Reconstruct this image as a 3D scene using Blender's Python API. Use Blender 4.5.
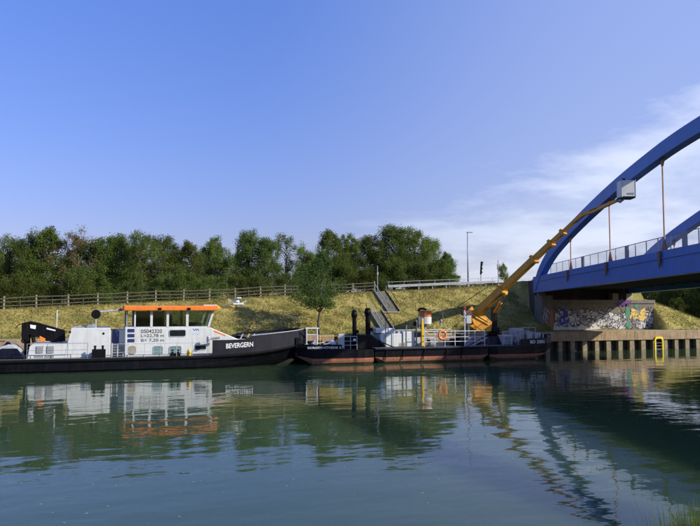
import bpy, bmesh, math, random
import numpy as np
from mathutils import Vector, Matrix

for o in list(bpy.data.objects):
    bpy.data.objects.remove(o)
scene = bpy.context.scene
COL = scene.collection
R = math.radians
rnd = random.Random(7)

# ------------------------------------------------------------------ camera
CAM_H = 4.9
YAW = R(19.3)
PITCH = math.atan(44.0 / 700.0)
cam_d = bpy.data.cameras.new("camera")
cam_d.sensor_width = 36.0
cam_d.lens = 36.0
cam_d.clip_end = 12000.0
cam = bpy.data.objects.new("camera", cam_d)
COL.objects.link(cam)
cam.location = (0, 0, CAM_H)
cam.rotation_euler = (R(90) + PITCH, 0, -YAW)
scene.camera = cam

# ------------------------------------------------------------------ sun, sky
SUN_DIR = Vector((1.35, -1.08, 1.0)).normalized()      # towards the sun
sun_el = math.asin(SUN_DIR.z)
sun_az = math.atan2(SUN_DIR.x, SUN_DIR.y)              # clockwise from +Y
sd = bpy.data.lights.new("sun", 'SUN')
sd.energy = 4.6
sd.angle = R(0.5)
sd.color = (1.0, 0.92, 0.79)
sun = bpy.data.objects.new("sun", sd)
COL.objects.link(sun)
sun.location = (60, -40, 80)
sun.rotation_euler = (-SUN_DIR).to_track_quat('-Z', 'Y').to_euler()

world = bpy.data.worlds.new("World")
scene.world = world
world.use_nodes = True
wn = world.node_tree.nodes
wl = world.node_tree.links
wn.clear()
w_out = wn.new("ShaderNodeOutputWorld")
w_bg = wn.new("ShaderNodeBackground")
w_bg.inputs["Strength"].default_value = 0.095
sky = wn.new("ShaderNodeTexSky")
sky.sky_type = 'NISHITA'
sky.sun_disc = False
sky.sun_elevation = sun_el
sky.sun_rotation = sun_az
sky.altitude = 50
sky.air_density = 1.0
sky.dust_density = 1.0
sky.ozone_density = 2.5
w_tc = wn.new("ShaderNodeTexCoord")


def wmath(op, a, b=None, clamp=False):
    n = wn.new("ShaderNodeMath")
    n.operation = op
    n.use_clamp = clamp
    for i, v in enumerate((a, b)):
        if v is None:
            continue
        if isinstance(v, (int, float)):
            n.inputs[i].default_value = v
        else:
            wl.new(v, n.inputs[i])
    return n.outputs[0]


# thin, streaky cloud: noise on the plane of the cloud layer (direction / height)
w_sep = wn.new("ShaderNodeSeparateXYZ")
wl.new(w_tc.outputs["Generated"], w_sep.inputs[0])
zc = wmath('MAXIMUM', w_sep.outputs[2], 0.0)
den = wmath('ADD', zc, 0.16)
cx = wmath('DIVIDE', w_sep.outputs[0], den)
cy = wmath('DIVIDE', w_sep.outputs[1], den)
w_comb = wn.new("ShaderNodeCombineXYZ")
wl.new(cx, w_comb.inputs[0])
wl.new(cy, w_comb.inputs[1])
w_n1 = wn.new("ShaderNodeTexNoise")
w_n1.inputs["Scale"].default_value = 0.42
w_n1.inputs["Detail"].default_value = 3.0
w_n2 = wn.new("ShaderNodeTexNoise")
w_n2.inputs["Scale"].default_value = 1.5
w_n2.inputs["Detail"].default_value = 9.0
w_n2.inputs["Roughness"].default_value = 0.6
w_n2.inputs["Distortion"].default_value = 0.15
w_map = wn.new("ShaderNodeMapping")
w_map.inputs["Location"].default_value = (1.3, 0.4, 0.0)
wl.new(w_comb.outputs[0], w_map.inputs[0])
wl.new(w_map.outputs[0], w_n1.inputs["Vector"])
wl.new(w_map.outputs[0], w_n2.inputs["Vector"])
# the cloud bank lies east of the canal (to the right along +x)
bank = wn.new("ShaderNodeMapRange")
bank.interpolation_type = 'SMOOTHSTEP'
bank.inputs["From Min"].default_value = 0.14
bank.inputs["From Max"].default_value = 0.68
wl.new(w_sep.outputs[0], bank.inputs["Value"])
cl = wn.new("ShaderNodeMapRange")
cl.interpolation_type = 'SMOOTHSTEP'
cl.inputs["From Min"].default_value = 0.36
cl.inputs["From Max"].default_value = 0.64
wl.new(w_n2.outputs[0], cl.inputs["Value"])
# one broad bank: its upper edge climbs towards +x, ragged by the noise
edge = wmath('ADD', wmath('MULTIPLY', wmath('SUBTRACT', w_sep.outputs[0], 0.42), 0.38), 0.205)
edge = wmath('ADD', edge, wmath('MULTIPLY', wmath('SUBTRACT', w_n1.outputs[0], 0.5), 0.12))
edge = wmath('ADD', edge, wmath('MULTIPLY', wmath('SUBTRACT', w_n2.outputs[0], 0.5), 0.16))
em = wn.new("ShaderNodeMapRange")
em.interpolation_type = 'SMOOTHSTEP'
em.inputs["From Min"].default_value = -0.01
em.inputs["From Max"].default_value = 0.11
wl.new(wmath('SUBTRACT', edge, w_sep.outputs[2]), em.inputs["Value"])
body_ = wmath('ADD', wmath('MULTIPLY', cl.outputs[0], 0.40), 0.36)
cfac = wmath('MULTIPLY', wmath('MULTIPLY', em.outputs[0], bank.outputs[0]), body_)
veil = wmath('MULTIPLY', bank.outputs[0], 0.22)
cfac = wmath('MAXIMUM', cfac, veil, True)
# colour of the air: pale near the horizon, deeper blue with height, the same all round
w_el = wn.new("ShaderNodeMapRange")
w_el.inputs["From Min"].default_value = 0.08
w_el.inputs["From Max"].default_value = 0.42
wl.new(w_sep.outputs[2], w_el.inputs["Value"])
w_air = wn.new("ShaderNodeMixRGB")
w_air.inputs[1].default_value = (0.97, 0.85, 1.20, 1)
w_air.inputs[2].default_value = (0.99, 1.19, 1.98, 1)
wl.new(w_el.outputs[0], w_air.inputs[0])
w_tint = wn.new("ShaderNodeMixRGB")
w_tint.blend_type = 'MULTIPLY'
w_tint.inputs[0].default_value = 1.0
wl.new(w_air.outputs[0], w_tint.inputs[2])
wl.new(sky.outputs[0], w_tint.inputs[1])
w_mix = wn.new("ShaderNodeMixRGB")
w_mix.inputs[2].default_value = (7.9, 8.5, 9.8, 1)
wl.new(cfac, w_mix.inputs[0])
wl.new(w_tint.outputs[0], w_mix.inputs[1])
wl.new(w_mix.outputs[0], w_bg.inputs[0])
wl.new(w_bg.outputs[0], w_out.inputs[0])

scene.view_settings.view_transform = 'Standard'
scene.view_settings.look = 'None'
scene.view_settings.exposure = 0.30
scene.view_settings.gamma = 1.0
scene.view_settings.use_curve_mapping = False
scene.render.engine = 'CYCLES'
scene.cycles.max_bounces = 8
scene.cycles.transparent_max_bounces = 12
scene.cycles.caustics_reflective = False
scene.cycles.caustics_refractive = False

# ------------------------------------------------------------------ helpers
_F = Vector((math.sin(YAW) * math.cos(PITCH), math.cos(YAW) * math.cos(PITCH), math.sin(PITCH)))
_R = Vector((math.cos(YAW), -math.sin(YAW), 0))
_U = _R.cross(_F)


def q(x, y, Y):
    """photo pixel (700 wide) -> point of the vertical plane y = Y that lies in that direction"""
    d = _F + _R * ((x - 350.0) / 700.0) + _U * ((263.0 - y) / 700.0)
    k = Y / d.y
    return Vector((d.x * k, Y, CAM_H + d.z * k))


def qs(x, Y, y=330):
    return q(x, y, Y).x


def qz(x, y, Y):
    return q(x, y, Y).z


class MB:
    def __init__(self):
        self.v = []
        self.f = []
        self.m = []

    def add(self, vs, fs, mi=0):
        b = len(self.v)
        self.v.extend([tuple(p) for p in vs])
        self.f.extend([tuple(b + i for i in f) for f in fs])
        self.m.extend([mi] * len(fs))
        return self

    def box(self, x0, x1, y0, y1, z0, z1, mi=0):
        return self.add([(x0, y0, z0), (x1, y0, z0), (x1, y1, z0), (x0, y1, z0),
                         (x0, y0, z1), (x1, y0, z1), (x1, y1, z1), (x0, y1, z1)],
                        [(0, 3, 2, 1), (4, 5, 6, 7), (0, 1, 5, 4), (1, 2, 6, 5), (2, 3, 7, 6), (3, 0, 4, 7)], mi)

    def bar(self, p0, p1, w, h, up=(0, 0, 1), w1=None, h1=None, mi=0):
        p0, p1, up = Vector(p0), Vector(p1), Vector(up)
        d = (p1 - p0).normalized()
        if abs(d.dot(up)) > 0.98:
            up = Vector((0, 1, 0))
        a = d.cross(up).normalized()
        b = a.cross(d)
        w1 = w if w1 is None else w1
        h1 = h if h1 is None else h1
        vs = []
        for p, ww, hh in ((p0, w, h), (p1, w1, h1)):
            for sa, sb in ((-1, -1), (1, -1), (1, 1), (-1, 1)):
                vs.append(p + a * (sa * ww / 2) + b * (sb * hh / 2))
        return self.add(vs, [(0, 3, 2, 1), (4, 5, 6, 7), (0, 1, 5, 4), (1, 2, 6, 5), (2, 3, 7, 6), (3, 0, 4, 7)][::1], mi)

    def tube(self, pts, r, n=8, r1=None, mi=0):
        pts = [Vector(p) for p in pts]
        rings = []
        k = len(pts)
        up = Vector((0, 0, 1))
        for i, p in enumerate(pts):
            d = (pts[min(i + 1, k - 1)] - pts[max(i - 1, 0)]).normalized()
            u = up if abs(d.dot(up)) < 0.95 else Vector((0, 1, 0))
            a = d.cross(u).normalized()
            b = a.cross(d)
            rr = r if r1 is None else r + (r1 - r) * i / (k - 1)
            rings.append([p + (a * math.cos(t) + b * math.sin(t)) * rr for t in [2 * math.pi * j / n for j in range(n)]])
        return self.loft(rings, mi=mi)

    def loft(self, rings, closed=True, caps=True, mi=0, mis=None):
        n = len(rings[0])
        vs = [p for r_ in rings for p in r_]
        b = len(self.v)
        self.v.extend([tuple(p) for p in vs])
        for i in range(len(rings) - 1):
            for j in range(n if closed else n - 1):
                j2 = (j + 1) % n
                self.f.append((b + i * n + j, b + i * n + j2, b + (i + 1) * n + j2, b + (i + 1) * n + j))
                self.m.append(mis[j] if mis else mi)
        if caps and closed:
            self.f.append(tuple(b + j for j in reversed(range(n))))
            self.m.append(mi)
            self.f.append(tuple(b + (len(rings) - 1) * n + j for j in range(n)))
            self.m.append(mi)
        return self

    def prism_y(self, poly, y0, y1, mi=0):
        n = len(poly)
        vs = [(x, y0, z) for x, z in poly] + [(x, y1, z) for x, z in poly]
        fs = [tuple(range(n)), tuple(reversed(range(n, 2 * n)))]
        fs += [(i, i + n, (i + 1) % n + n, (i + 1) % n) for i in range(n)]
        return self.add(vs, fs, mi)

    def prism_x(self, poly, x0, x1, mi=0):
        n = len(poly)
        vs = [(x0, y, z) for y, z in poly] + [(x1, y, z) for y, z in poly]
        fs = [tuple(range(n)), tuple(reversed(range(n, 2 * n)))]
        fs += [(i, i + n, (i + 1) % n + n, (i + 1) % n) for i in range(n)]
        return self.add(vs, fs, mi)

    def lathe(self, c, prof, n=14, axis='z'):
        rings = []
        for r_, h in prof:
            ring = []
            for j in range(n):
                t = 2 * math.pi * j / n
                if axis == 'z':
                    ring.append((c[0] + r_ * math.cos(t), c[1] + r_ * math.sin(t), c[2] + h))
                elif axis == 'y':
                    ring.append((c[0] + r_ * math.cos(t), c[1] + h, c[2] + r_ * math.sin(t)))
                else:
                    ring.append((c[0] + h, c[1] + r_ * math.cos(t), c[2] + r_ * math.sin(t)))
            rings.append(ring)
        return self.loft(rings)

    def torus(self, c, rr, r_, n=20, m=8, axis='y'):
        b = len(self.v)
        for i in range(n):
            t = 2 * math.pi * i / n
            for j in range(m):
                p = 2 * math.pi * j / m
                a = rr + r_ * math.cos(p)
                if axis == 'y':
                    self.v.append((c[0] + a * math.cos(t), c[1] + r_ * math.sin(p), c[2] + a * math.sin(t)))
                else:
                    self.v.append((c[0] + a * math.cos(t), c[1] + a * math.sin(t), c[2] + r_ * math.sin(p)))
        for i in range(n):
            for j in range(m):
                self.f.append((b + i * m + j, b + ((i + 1) % n) * m + j, b + ((i + 1) % n) * m + (j + 1) % m, b + i * m + (j + 1) % m))
                self.m.append(0)
        return self

    def build(self, name, mat, parent=None, bevel=0.0, smooth=False):
        off = world_loc(parent) if parent else Vector((0, 0, 0))
        me = bpy.data.meshes.new(name)
        me.from_pydata([(p[0] - off.x, p[1] - off.y, p[2] - off.z) for p in self.v], [], self.f)
        mats = mat if isinstance(mat, (list, tuple)) else [mat]
        for mm in mats:
            me.materials.append(mm)
        if len(mats) > 1:
            me.polygons.foreach_set("material_index", self.m)
        bm = bmesh.new()
        bm.from_mesh(me)
        bmesh.ops.recalc_face_normals(bm, faces=bm.faces)
        bm.to_mesh(me)
        bm.free()
        if smooth:
            me.polygons.foreach_set("use_smooth", [True] * len(me.polygons))
        me.update()
        o = bpy.data.objects.new(name, me)
        if name.startswith('graffiti'):
            o["kind"] = "stuff"
        COL.objects.link(o)
        if parent:
            o.parent = parent
        if bevel:
            md = o.modifiers.new("bevel", 'BEVEL')
            md.width = bevel
            md.segments = 2
            md.limit_method = 'ANGLE'
            md.angle_limit = R(40)
        return o


def world_loc(o):
    p = Vector((0, 0, 0))
    while o:
        p = p + o.location
        o = o.parent
    return p


def thing(name, label, cat, loc, group=None):
    o = bpy.data.objects.new(name, None)
    o.empty_display_size = 0.3
    COL.objects.link(o)
    o.location = loc
    return tag(o, label, cat, group)


def tag(o, label, cat, group=None):
    o["label"] = label
    o["category"] = cat
    if group:
        o["group"] = group
    return o


def copy_tree(o, parent=None):
    c = o.copy()
    COL.objects.link(c)
    c.parent = parent
    for ch in list(o.children):
        copy_tree(ch, c)
    return c


def text_part(name, s, mat, parent, x0, z0, w, h, y, rise=0.0, bold=0.015, depth=0.012):
    """lettering that faces -y; lower left corner (x0, z0), size w x h, baseline rising by rise"""
    cu = bpy.data.curves.new(name, 'FONT')
    cu.body = s
    cu.offset = bold
    cu.extrude = 0.0
    ob = bpy.data.objects.new(name, cu)
    COL.objects.link(ob)
    dg = bpy.context.evaluated_depsgraph_get()
    me = bpy.data.meshes.new_from_object(ob.evaluated_get(dg))
    bpy.data.objects.remove(ob)
    n = len(me.vertices)
    co = np.empty(n * 3)
    me.vertices.foreach_get("co", co)
    co = co.reshape(-1, 3)
    mn, mx = co.min(0), co.max(0)
    off = world_loc(parent)
    fx = (co[:, 0] - mn[0]) / (mx[0] - mn[0])
    out = np.empty_like(co)
    out[:, 0] = x0 + fx * w - off.x
    yy = np.array([y(f) for f in fx]) if callable(y) else np.full(n, y)
    out[:, 1] = yy - off.y
    out[:, 2] = z0 + (co[:, 1] - mn[1]) / (mx[1] - mn[1]) * h + fx * rise - off.z
    me.vertices.foreach_set("co", out.ravel())
    me.materials.clear()
    me.materials.append(mat)
    me.name = name
    o = bpy.data.objects.new(name, me)
    COL.objects.link(o)
    o.parent = parent
    return o


# ------------------------------------------------------------------ materials
def mat(name, col, rough=0.6, metal=0.0, var=0.15, scale=2.0, dirt=None, dirt_amt=0.35, bump=0.0, bump_scale=20.0,
        spec=0.5, streak=True, col2=None):
    m = bpy.data.materials.new(name)
    m.use_nodes = True
    nt = m.node_tree
    N, L = nt.nodes, nt.links
    b = N["Principled BSDF"]
    b.inputs["Roughness"].default_value = rough
    b.inputs["Metallic"].default_value = metal
    b.inputs["Specular IOR Level"].default_value = spec
    tc = N.new("ShaderNodeTexCoord")
    n1 = N.new("ShaderNodeTexNoise")
    n1.inputs["Scale"].default_value = scale
    n1.inputs["Detail"].default_value = 6
    n1.inputs["Roughness"].default_value = 0.65
    L.new(tc.outputs["Object"], n1.inputs["Vector"])
    mr = N.new("ShaderNodeMapRange")
    mr.inputs["From Min"].default_value = 0.3
    mr.inputs["From Max"].default_value = 0.7
    L.new(n1.outputs[0], mr.inputs["Value"])
    mx = N.new("ShaderNodeMixRGB")
    ca = tuple(c * (1 - var) for c in col)
    cb = tuple(min(1, c * (1 + var)) for c in col) if col2 is None else col2
    mx.inputs[1].default_value = (*ca, 1)
    mx.inputs[2].default_value = (*cb, 1)
    L.new(mr.outputs[0], mx.inputs[0])
    out = mx.outputs[0]
    if dirt is not None:
        mp = N.new("ShaderNodeMapping")
        mp.inputs["Scale"].default_value = (3.0, 3.0, 0.35) if streak else (1, 1, 1)
        L.new(tc.outputs["Object"], mp.inputs[0])
        n2 = N.new("ShaderNodeTexNoise")
        n2.inputs["Scale"].default_value = 1.6
        n2.inputs["Detail"].default_value = 8
        n2.inputs["Roughness"].default_value = 0.7
        L.new(mp.outputs[0], n2.inputs["Vector"])
        m2 = N.new("ShaderNodeMapRange")
        m2.inputs["From Min"].default_value = 0.48
        m2.inputs["From Max"].default_value = 0.72
        m2.inputs["To Max"].default_value = dirt_amt
        L.new(n2.outputs[0], m2.inputs["Value"])
        x2 = N.new("ShaderNodeMixRGB")
        x2.inputs[2].default_value = (*dirt, 1)
        L.new(m2.outputs[0], x2.inputs[0])
        L.new(out, x2.inputs[1])
        out = x2.outputs[0]
    L.new(out, b.inputs["Base Color"])
    if bump:
        n3 = N.new("ShaderNodeTexNoise")
        n3.inputs["Scale"].default_value = bump_scale
        n3.inputs["Detail"].default_value = 5
        L.new(tc.outputs["Object"], n3.inputs["Vector"])
        bp = N.new("ShaderNodeBump")
        bp.inputs["Strength"].default_value = bump
        bp.inputs["Distance"].default_value = 0.05
        L.new(n3.outputs[0], bp.inputs["Height"])
        L.new(bp.outputs[0], b.inputs["Normal"])
    return m


RUST = (0.16, 0.065, 0.025)
GRIME = (0.10, 0.09, 0.075)
M = {}
M['white'] = mat('white_paint', (0.60, 0.625, 0.595), 0.38, var=0.07, dirt=(0.36, 0.29, 0.20), dirt_amt=0.38)
M['white_rail'] = mat('white_rail_paint', (0.66, 0.68, 0.68), 0.45, var=0.1, dirt=RUST, dirt_amt=0.25)
M['black'] = mat('black_hull_paint', (0.005, 0.0055, 0.008), 0.38, var=0.35, dirt=(0.022, 0.02, 0.018), dirt_amt=0.5, spec=.14)
M['blackm'] = mat('black_machinery_paint', (0.005, 0.005, 0.006), 0.42, var=0.3, dirt=(0.02, 0.016, 0.012), dirt_amt=0.5, spec=.14)
M['navy'] = mat('navy_paint', (0.007, 0.009, 0.02), 0.42, var=0.3, dirt=(0.03, 0.025, 0.02), dirt_amt=0.4, spec=.14)
M['grey_hull'] = mat('graphite_bulwark_paint', (0.017, 0.018, 0.024), 0.5, var=0.25, dirt=(0.04, 0.037, 0.035), dirt_amt=0.4, spec=.15)
M['redlead'] = mat('red_lead_paint', (0.33, 0.085, 0.03), 0.6, var=0.35, scale=3, dirt=(0.12, 0.06, 0.04), dirt_amt=0.7)
M['boot'] = mat('weathered_boot_top', (0.17, 0.085, 0.045), 0.7, var=0.4, scale=3, dirt=(0.06, 0.045, 0.03), dirt_amt=0.8)
M['slime'] = mat('waterline_slime', (0.16, 0.16, 0.12), 0.6, var=0.35, scale=4)
M['deck'] = mat('deck_paint', (0.07, 0.08, 0.075), 0.75, var=0.2, dirt=RUST, dirt_amt=0.3, streak=False)
M['orange'] = mat('orange_roof_paint', (0.80, 0.20, 0.015), 0.4, var=0.08, dirt=(0.35, 0.1, 0.02), dirt_amt=0.3)
M['boom'] = mat('orange_boom_paint', (0.68, 0.30, 0.018), 0.42, var=0.14, dirt=(0.22, 0.09, 0.02), dirt_amt=0.45)
M['yellow'] = mat('yellow_paint', (0.75, 0.46, 0.02), 0.45, var=0.1, dirt=GRIME, dirt_amt=0.3)
M['sign_yellow'] = mat('ladder_yellow_paint', (0.85, 0.66, 0.02), 0.45, var=0.08)
M['drum'] = mat('faded_orange_band', (0.55, 0.15, 0.03), 0.5, var=0.15, dirt=(0.2, 0.08, 0.04), dirt_amt=0.4)
M['buoy'] = mat('lifebuoy_orange', (0.80, 0.22, 0.02), 0.5, var=0.1)
M['blue'] = mat('bridge_blue_paint', (0.042, 0.15, 0.48), 0.42, var=0.1, scale=0.6, dirt=(0.05, 0.09, 0.19), dirt_amt=0.7)
M['blue_door'] = mat('dark_blue_door_paint', (0.02, 0.03, 0.11), 0.4, var=0.15)
M['hanger'] = mat('hanger_primer', (0.55, 0.32, 0.20), 0.6, var=0.2, dirt=(.3,.13,.06), dirt_amt=0.5)
M['gusset'] = mat('rusty_gusset', (0.24, 0.10, 0.06), 0.7, var=0.3, scale=5)
M['steel'] = mat('galvanised_steel', (0.27, 0.28, 0.29), 0.5, 0.2, var=0.15, scale=5, dirt=GRIME, dirt_amt=0.3)
M['grey'] = mat('grey_paint', (0.25, 0.26, 0.27), 0.5, var=0.12, dirt=GRIME, dirt_amt=0.4)
M['lgrey'] = mat('light_grey_paint', (0.42, 0.44, 0.45), 0.5, var=0.12, dirt=GRIME, dirt_amt=0.35)
M['rubber'] = mat('rubber', (0.006, 0.006, 0.006), 0.85, var=0.3, spec=.15)
M['wood'] = mat('weathered_fence_wood', (0.10, 0.085, 0.06), 0.85, var=0.25, scale=8, dirt=(0.04, 0.04, 0.03), dirt_amt=0.6, bump=0.3)
M['post'] = mat('weathered_fence_post', (0.30, 0.27, 0.17), 0.85, var=0.25, scale=8, dirt=(0.10, 0.10, 0.06), dirt_amt=0.5, bump=0.3)
M['concrete'] = mat('concrete', (0.30, 0.27, 0.21), 0.85, var=0.14, scale=1.2, dirt=(0.10, 0.095, 0.075), dirt_amt=0.6, bump=0.3, bump_scale=12)
M['cap'] = mat('stained_concrete_cap', (0.33, 0.235, 0.13), 0.85, var=0.25, scale=1.0, dirt=(0.08, 0.055, 0.03), dirt_amt=0.8, bump=0.3, bump_scale=12)
M['pile'] = mat('rusty_sheet_pile', (0.25, 0.205, 0.115), 0.8, var=0.35, scale=3, dirt=(0.06, 0.045, 0.02), dirt_amt=0.8)
M['pile_dark'] = mat('dark_sheet_pile', (0.018, 0.017, 0.014), 0.7, var=0.4, scale=3)  # near-black tone for the recess behind the piles
M['step'] = mat('mossy_step_concrete', (0.15, 0.145, 0.11), 0.9, var=0.25, scale=3, dirt=(0.06, 0.07, 0.03), dirt_amt=0.6, streak=False)
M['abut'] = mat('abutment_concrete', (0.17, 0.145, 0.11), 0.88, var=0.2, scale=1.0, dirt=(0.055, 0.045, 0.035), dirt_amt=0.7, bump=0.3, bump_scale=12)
M['shade_concrete'] = mat('shade_darkened_concrete', (0.055, 0.045, 0.035), 0.9, var=0.3, scale=1.0, dirt=(0.02, 0.018, 0.014), dirt_amt=0.7, bump=0.3, bump_scale=12)  # concrete colour darkened to put the shade by the bridge into it
M['underside'] = mat('deck_soffit', (0.03, 0.035, 0.05), 0.7, var=0.2)  # slab and beam colour darkened, stands in for shade under the deck
M['path'] = mat('gravel_path', (0.34, 0.31, 0.24), 0.95, var=0.2, scale=6, bump=0.5, bump_scale=40)
M['asphalt'] = mat('asphalt', (0.05, 0.05, 0.052), 0.9, var=0.2, scale=5, bump=0.3, bump_scale=60)
M['text_white'] = mat('white_lettering', (0.78, 0.78, 0.76), 0.5, var=0.08)
M['text_black'] = mat('black_lettering', (0.02, 0.02, 0.025), 0.5, var=0.1)
M['logo_blue'] = mat('blue_emblem', (0.02, 0.05, 0.25), 0.5)
M['bark'] = mat('bark', (0.11, 0.085, 0.06), 0.9, var=0.3, scale=6, bump=0.5)
M['red'] = mat('red_lamp', (0.5, 0.03, 0.02), 0.3)
M['interior'] = mat('wheelhouse_interior', (0.06, 0.055, 0.05), 0.8)
M['tan'] = mat('tan_door_paint', (0.30, 0.26, 0.19), 0.5)
M['fly'] = mat('flyboards', (0.33, 0.32, 0.30), 0.7, var=0.25)
M['rope'] = mat('rope', (0.30, 0.24, 0.15), 0.9)


def glass_mat(name, tint, alpha):
    m = bpy.data.materials.new(name)
    m.use_nodes = True
    N, L = m.node_tree.nodes, m.node_tree.links
    N.clear()
    o = N.new("ShaderNodeOutputMaterial")
    t = N.new("ShaderNodeBsdfTransparent")
    t.inputs[0].default_value = (*tint, 1)
    g = N.new("ShaderNodeBsdfGlossy")
    g.inputs["Roughness"].default_value = 0.03
    fr = N.new("ShaderNodeFresnel")
    fr.inputs[0].default_value = 1.5
    ad = N.new("ShaderNodeMath")
    ad.operation = 'ADD'
    ad.inputs[1].default_value = alpha
    L.new(fr.outputs[0], ad.inputs[0])
    mx = N.new("ShaderNodeMixShader")
    L.new(ad.outputs[0], mx.inputs[0])
    L.new(t.outputs[0], mx.inputs[1])
    L.new(g.outputs[0], mx.inputs[2])
    L.new(mx.outputs[0], o.inputs[0])
    return m


M['glass'] = glass_mat('cabin_glass', (0.62, 0.70, 0.66), 0.02)
M['dark_glass'] = mat('dark_window_glass', (0.012, 0.018, 0.02), 0.06, var=0.2)
M['pale_glass'] = mat('pale_curtained_window', (0.16, 0.25, 0.25), 0.12, var=0.2, scale=6)


def mesh_panel_mat():
    m = bpy.data.materials.new('railing_mesh')
    m.use_nodes = True
    N, L = m.node_tree.nodes, m.node_tree.links
    b = N["Principled BSDF"]
    b.inputs["Base Color"].default_value = (0.55, 0.57, 0.58, 1)
    b.inputs["Roughness"].default_value = 0.5
    tc = N.new("ShaderNodeTexCoord")
    n = N.new("ShaderNodeTexNoise")
    n.inputs["Scale"].default_value = 3
    L.new(tc.outputs["Object"], n.inputs["Vector"])
    mr = N.new("ShaderNodeMapRange")
    mr.inputs["To Min"].default_value = 0.07
    mr.inputs["To Max"].default_value = 0.18
    L.new(n.outputs[0], mr.inputs["Value"])
    L.new(mr.outputs[0], b.inputs["Alpha"])
    return m


M['mesh'] = mesh_panel_mat()


def leaf_mat(name, c0, c1, transl=0.35, autumn=None):
    m = bpy.data.materials.new(name)
    m.use_nodes = True
    N, L = m.node_tree.nodes, m.node_tree.links
    N.clear()
    out = N.new("ShaderNodeOutputMaterial")
    geo = N.new("ShaderNodeNewGeometry")
    oi = N.new("ShaderNodeObjectInfo")
    tc = N.new("ShaderNodeTexCoord")
    ns = N.new("ShaderNodeTexNoise")
    ns.inputs["Scale"].default_value = 0.55
    ns.inputs["Detail"].default_value = 2
    L.new(tc.outputs["Object"], ns.inputs["Vector"])
    ad = N.new("ShaderNodeMath")
    ad.operation = 'MULTIPLY_ADD'
    L.new(geo.outputs["Random Per Island"], ad.inputs[0])
    ad.inputs[1].default_value = 0.5
    mr = N.new("ShaderNodeMapRange")
    mr.inputs["From Min"].default_value = 0.3
    mr.inputs["From Max"].default_value = 0.7
    mr.inputs["To Max"].default_value = 0.5
    L.new(ns.outputs[0], mr.inputs["Value"])
    L.new(mr.outputs[0], ad.inputs[2])
    mx = N.new("ShaderNodeMixRGB")
    mx.inputs[1].default_value = (*c0, 1)
    mx.inputs[2].default_value = (*c1, 1)
    L.new(ad.outputs[0], mx.inputs[0])
    col = mx.outputs[0]
    hs = N.new("ShaderNodeHueSaturation")
    hr = N.new("ShaderNodeMapRange")
    hr.inputs["To Min"].default_value = 0.485
    hr.inputs["To Max"].default_value = 0.520
    L.new(oi.outputs["Random"], hr.inputs["Value"])
    L.new(hr.outputs[0], hs.inputs["Hue"])
    vr = N.new("ShaderNodeMapRange")
    vr.inputs["To Min"].default_value = 0.75
    vr.inputs["To Max"].default_value = 1.25
    L.new(oi.outputs["Random"], vr.inputs["Value"])
    L.new(vr.outputs[0], hs.inputs["Value"])
    L.new(col, hs.inputs["Color"])
    d = N.new("ShaderNodeBsdfDiffuse")
    t = N.new("ShaderNodeBsdfTranslucent")
    L.new(hs.outputs[0], d.inputs[0])
    L.new(hs.outputs[0], t.inputs[0])
    ms = N.new("ShaderNodeMixShader")
    ms.inputs[0].default_value = transl
    L.new(d.outputs[0], ms.inputs[1])
    L.new(t.outputs[0], ms.inputs[2])
    L.new(ms.outputs[0], out.inputs[0])
    return m


M['leaf_dark'] = leaf_mat('dark_green_leaves', (0.066, 0.098, 0.022), (0.165, 0.210, 0.052), .48)
M['leaf_mid'] = leaf_mat('mid_green_leaves', (0.085, 0.125, 0.028), (0.210, 0.265, 0.066), .48)
M['leaf_light'] = leaf_mat('light_green_leaves', (0.07, 0.14, 0.03), (0.18, 0.29, 0.07), .45)
M['leaf_dry'] = leaf_mat('browning_leaves', (0.13, 0.115, 0.045), (0.33, 0.27, 0.12), .45)
M['leaf_young'] = leaf_mat('young_tree_leaves', (0.048, 0.088, 0.024), (0.125, 0.185, 0.05), .4)
M['grass'] = leaf_mat('dry_grass_blades', (0.24, 0.215, 0.065), (0.37, 0.315, 0.105), 0.25)
M['grass_green'] = leaf_mat('fresh_grass_blades', (0.06, 0.10, 0.015), (0.20, 0.24, 0.05), 0.3)


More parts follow.
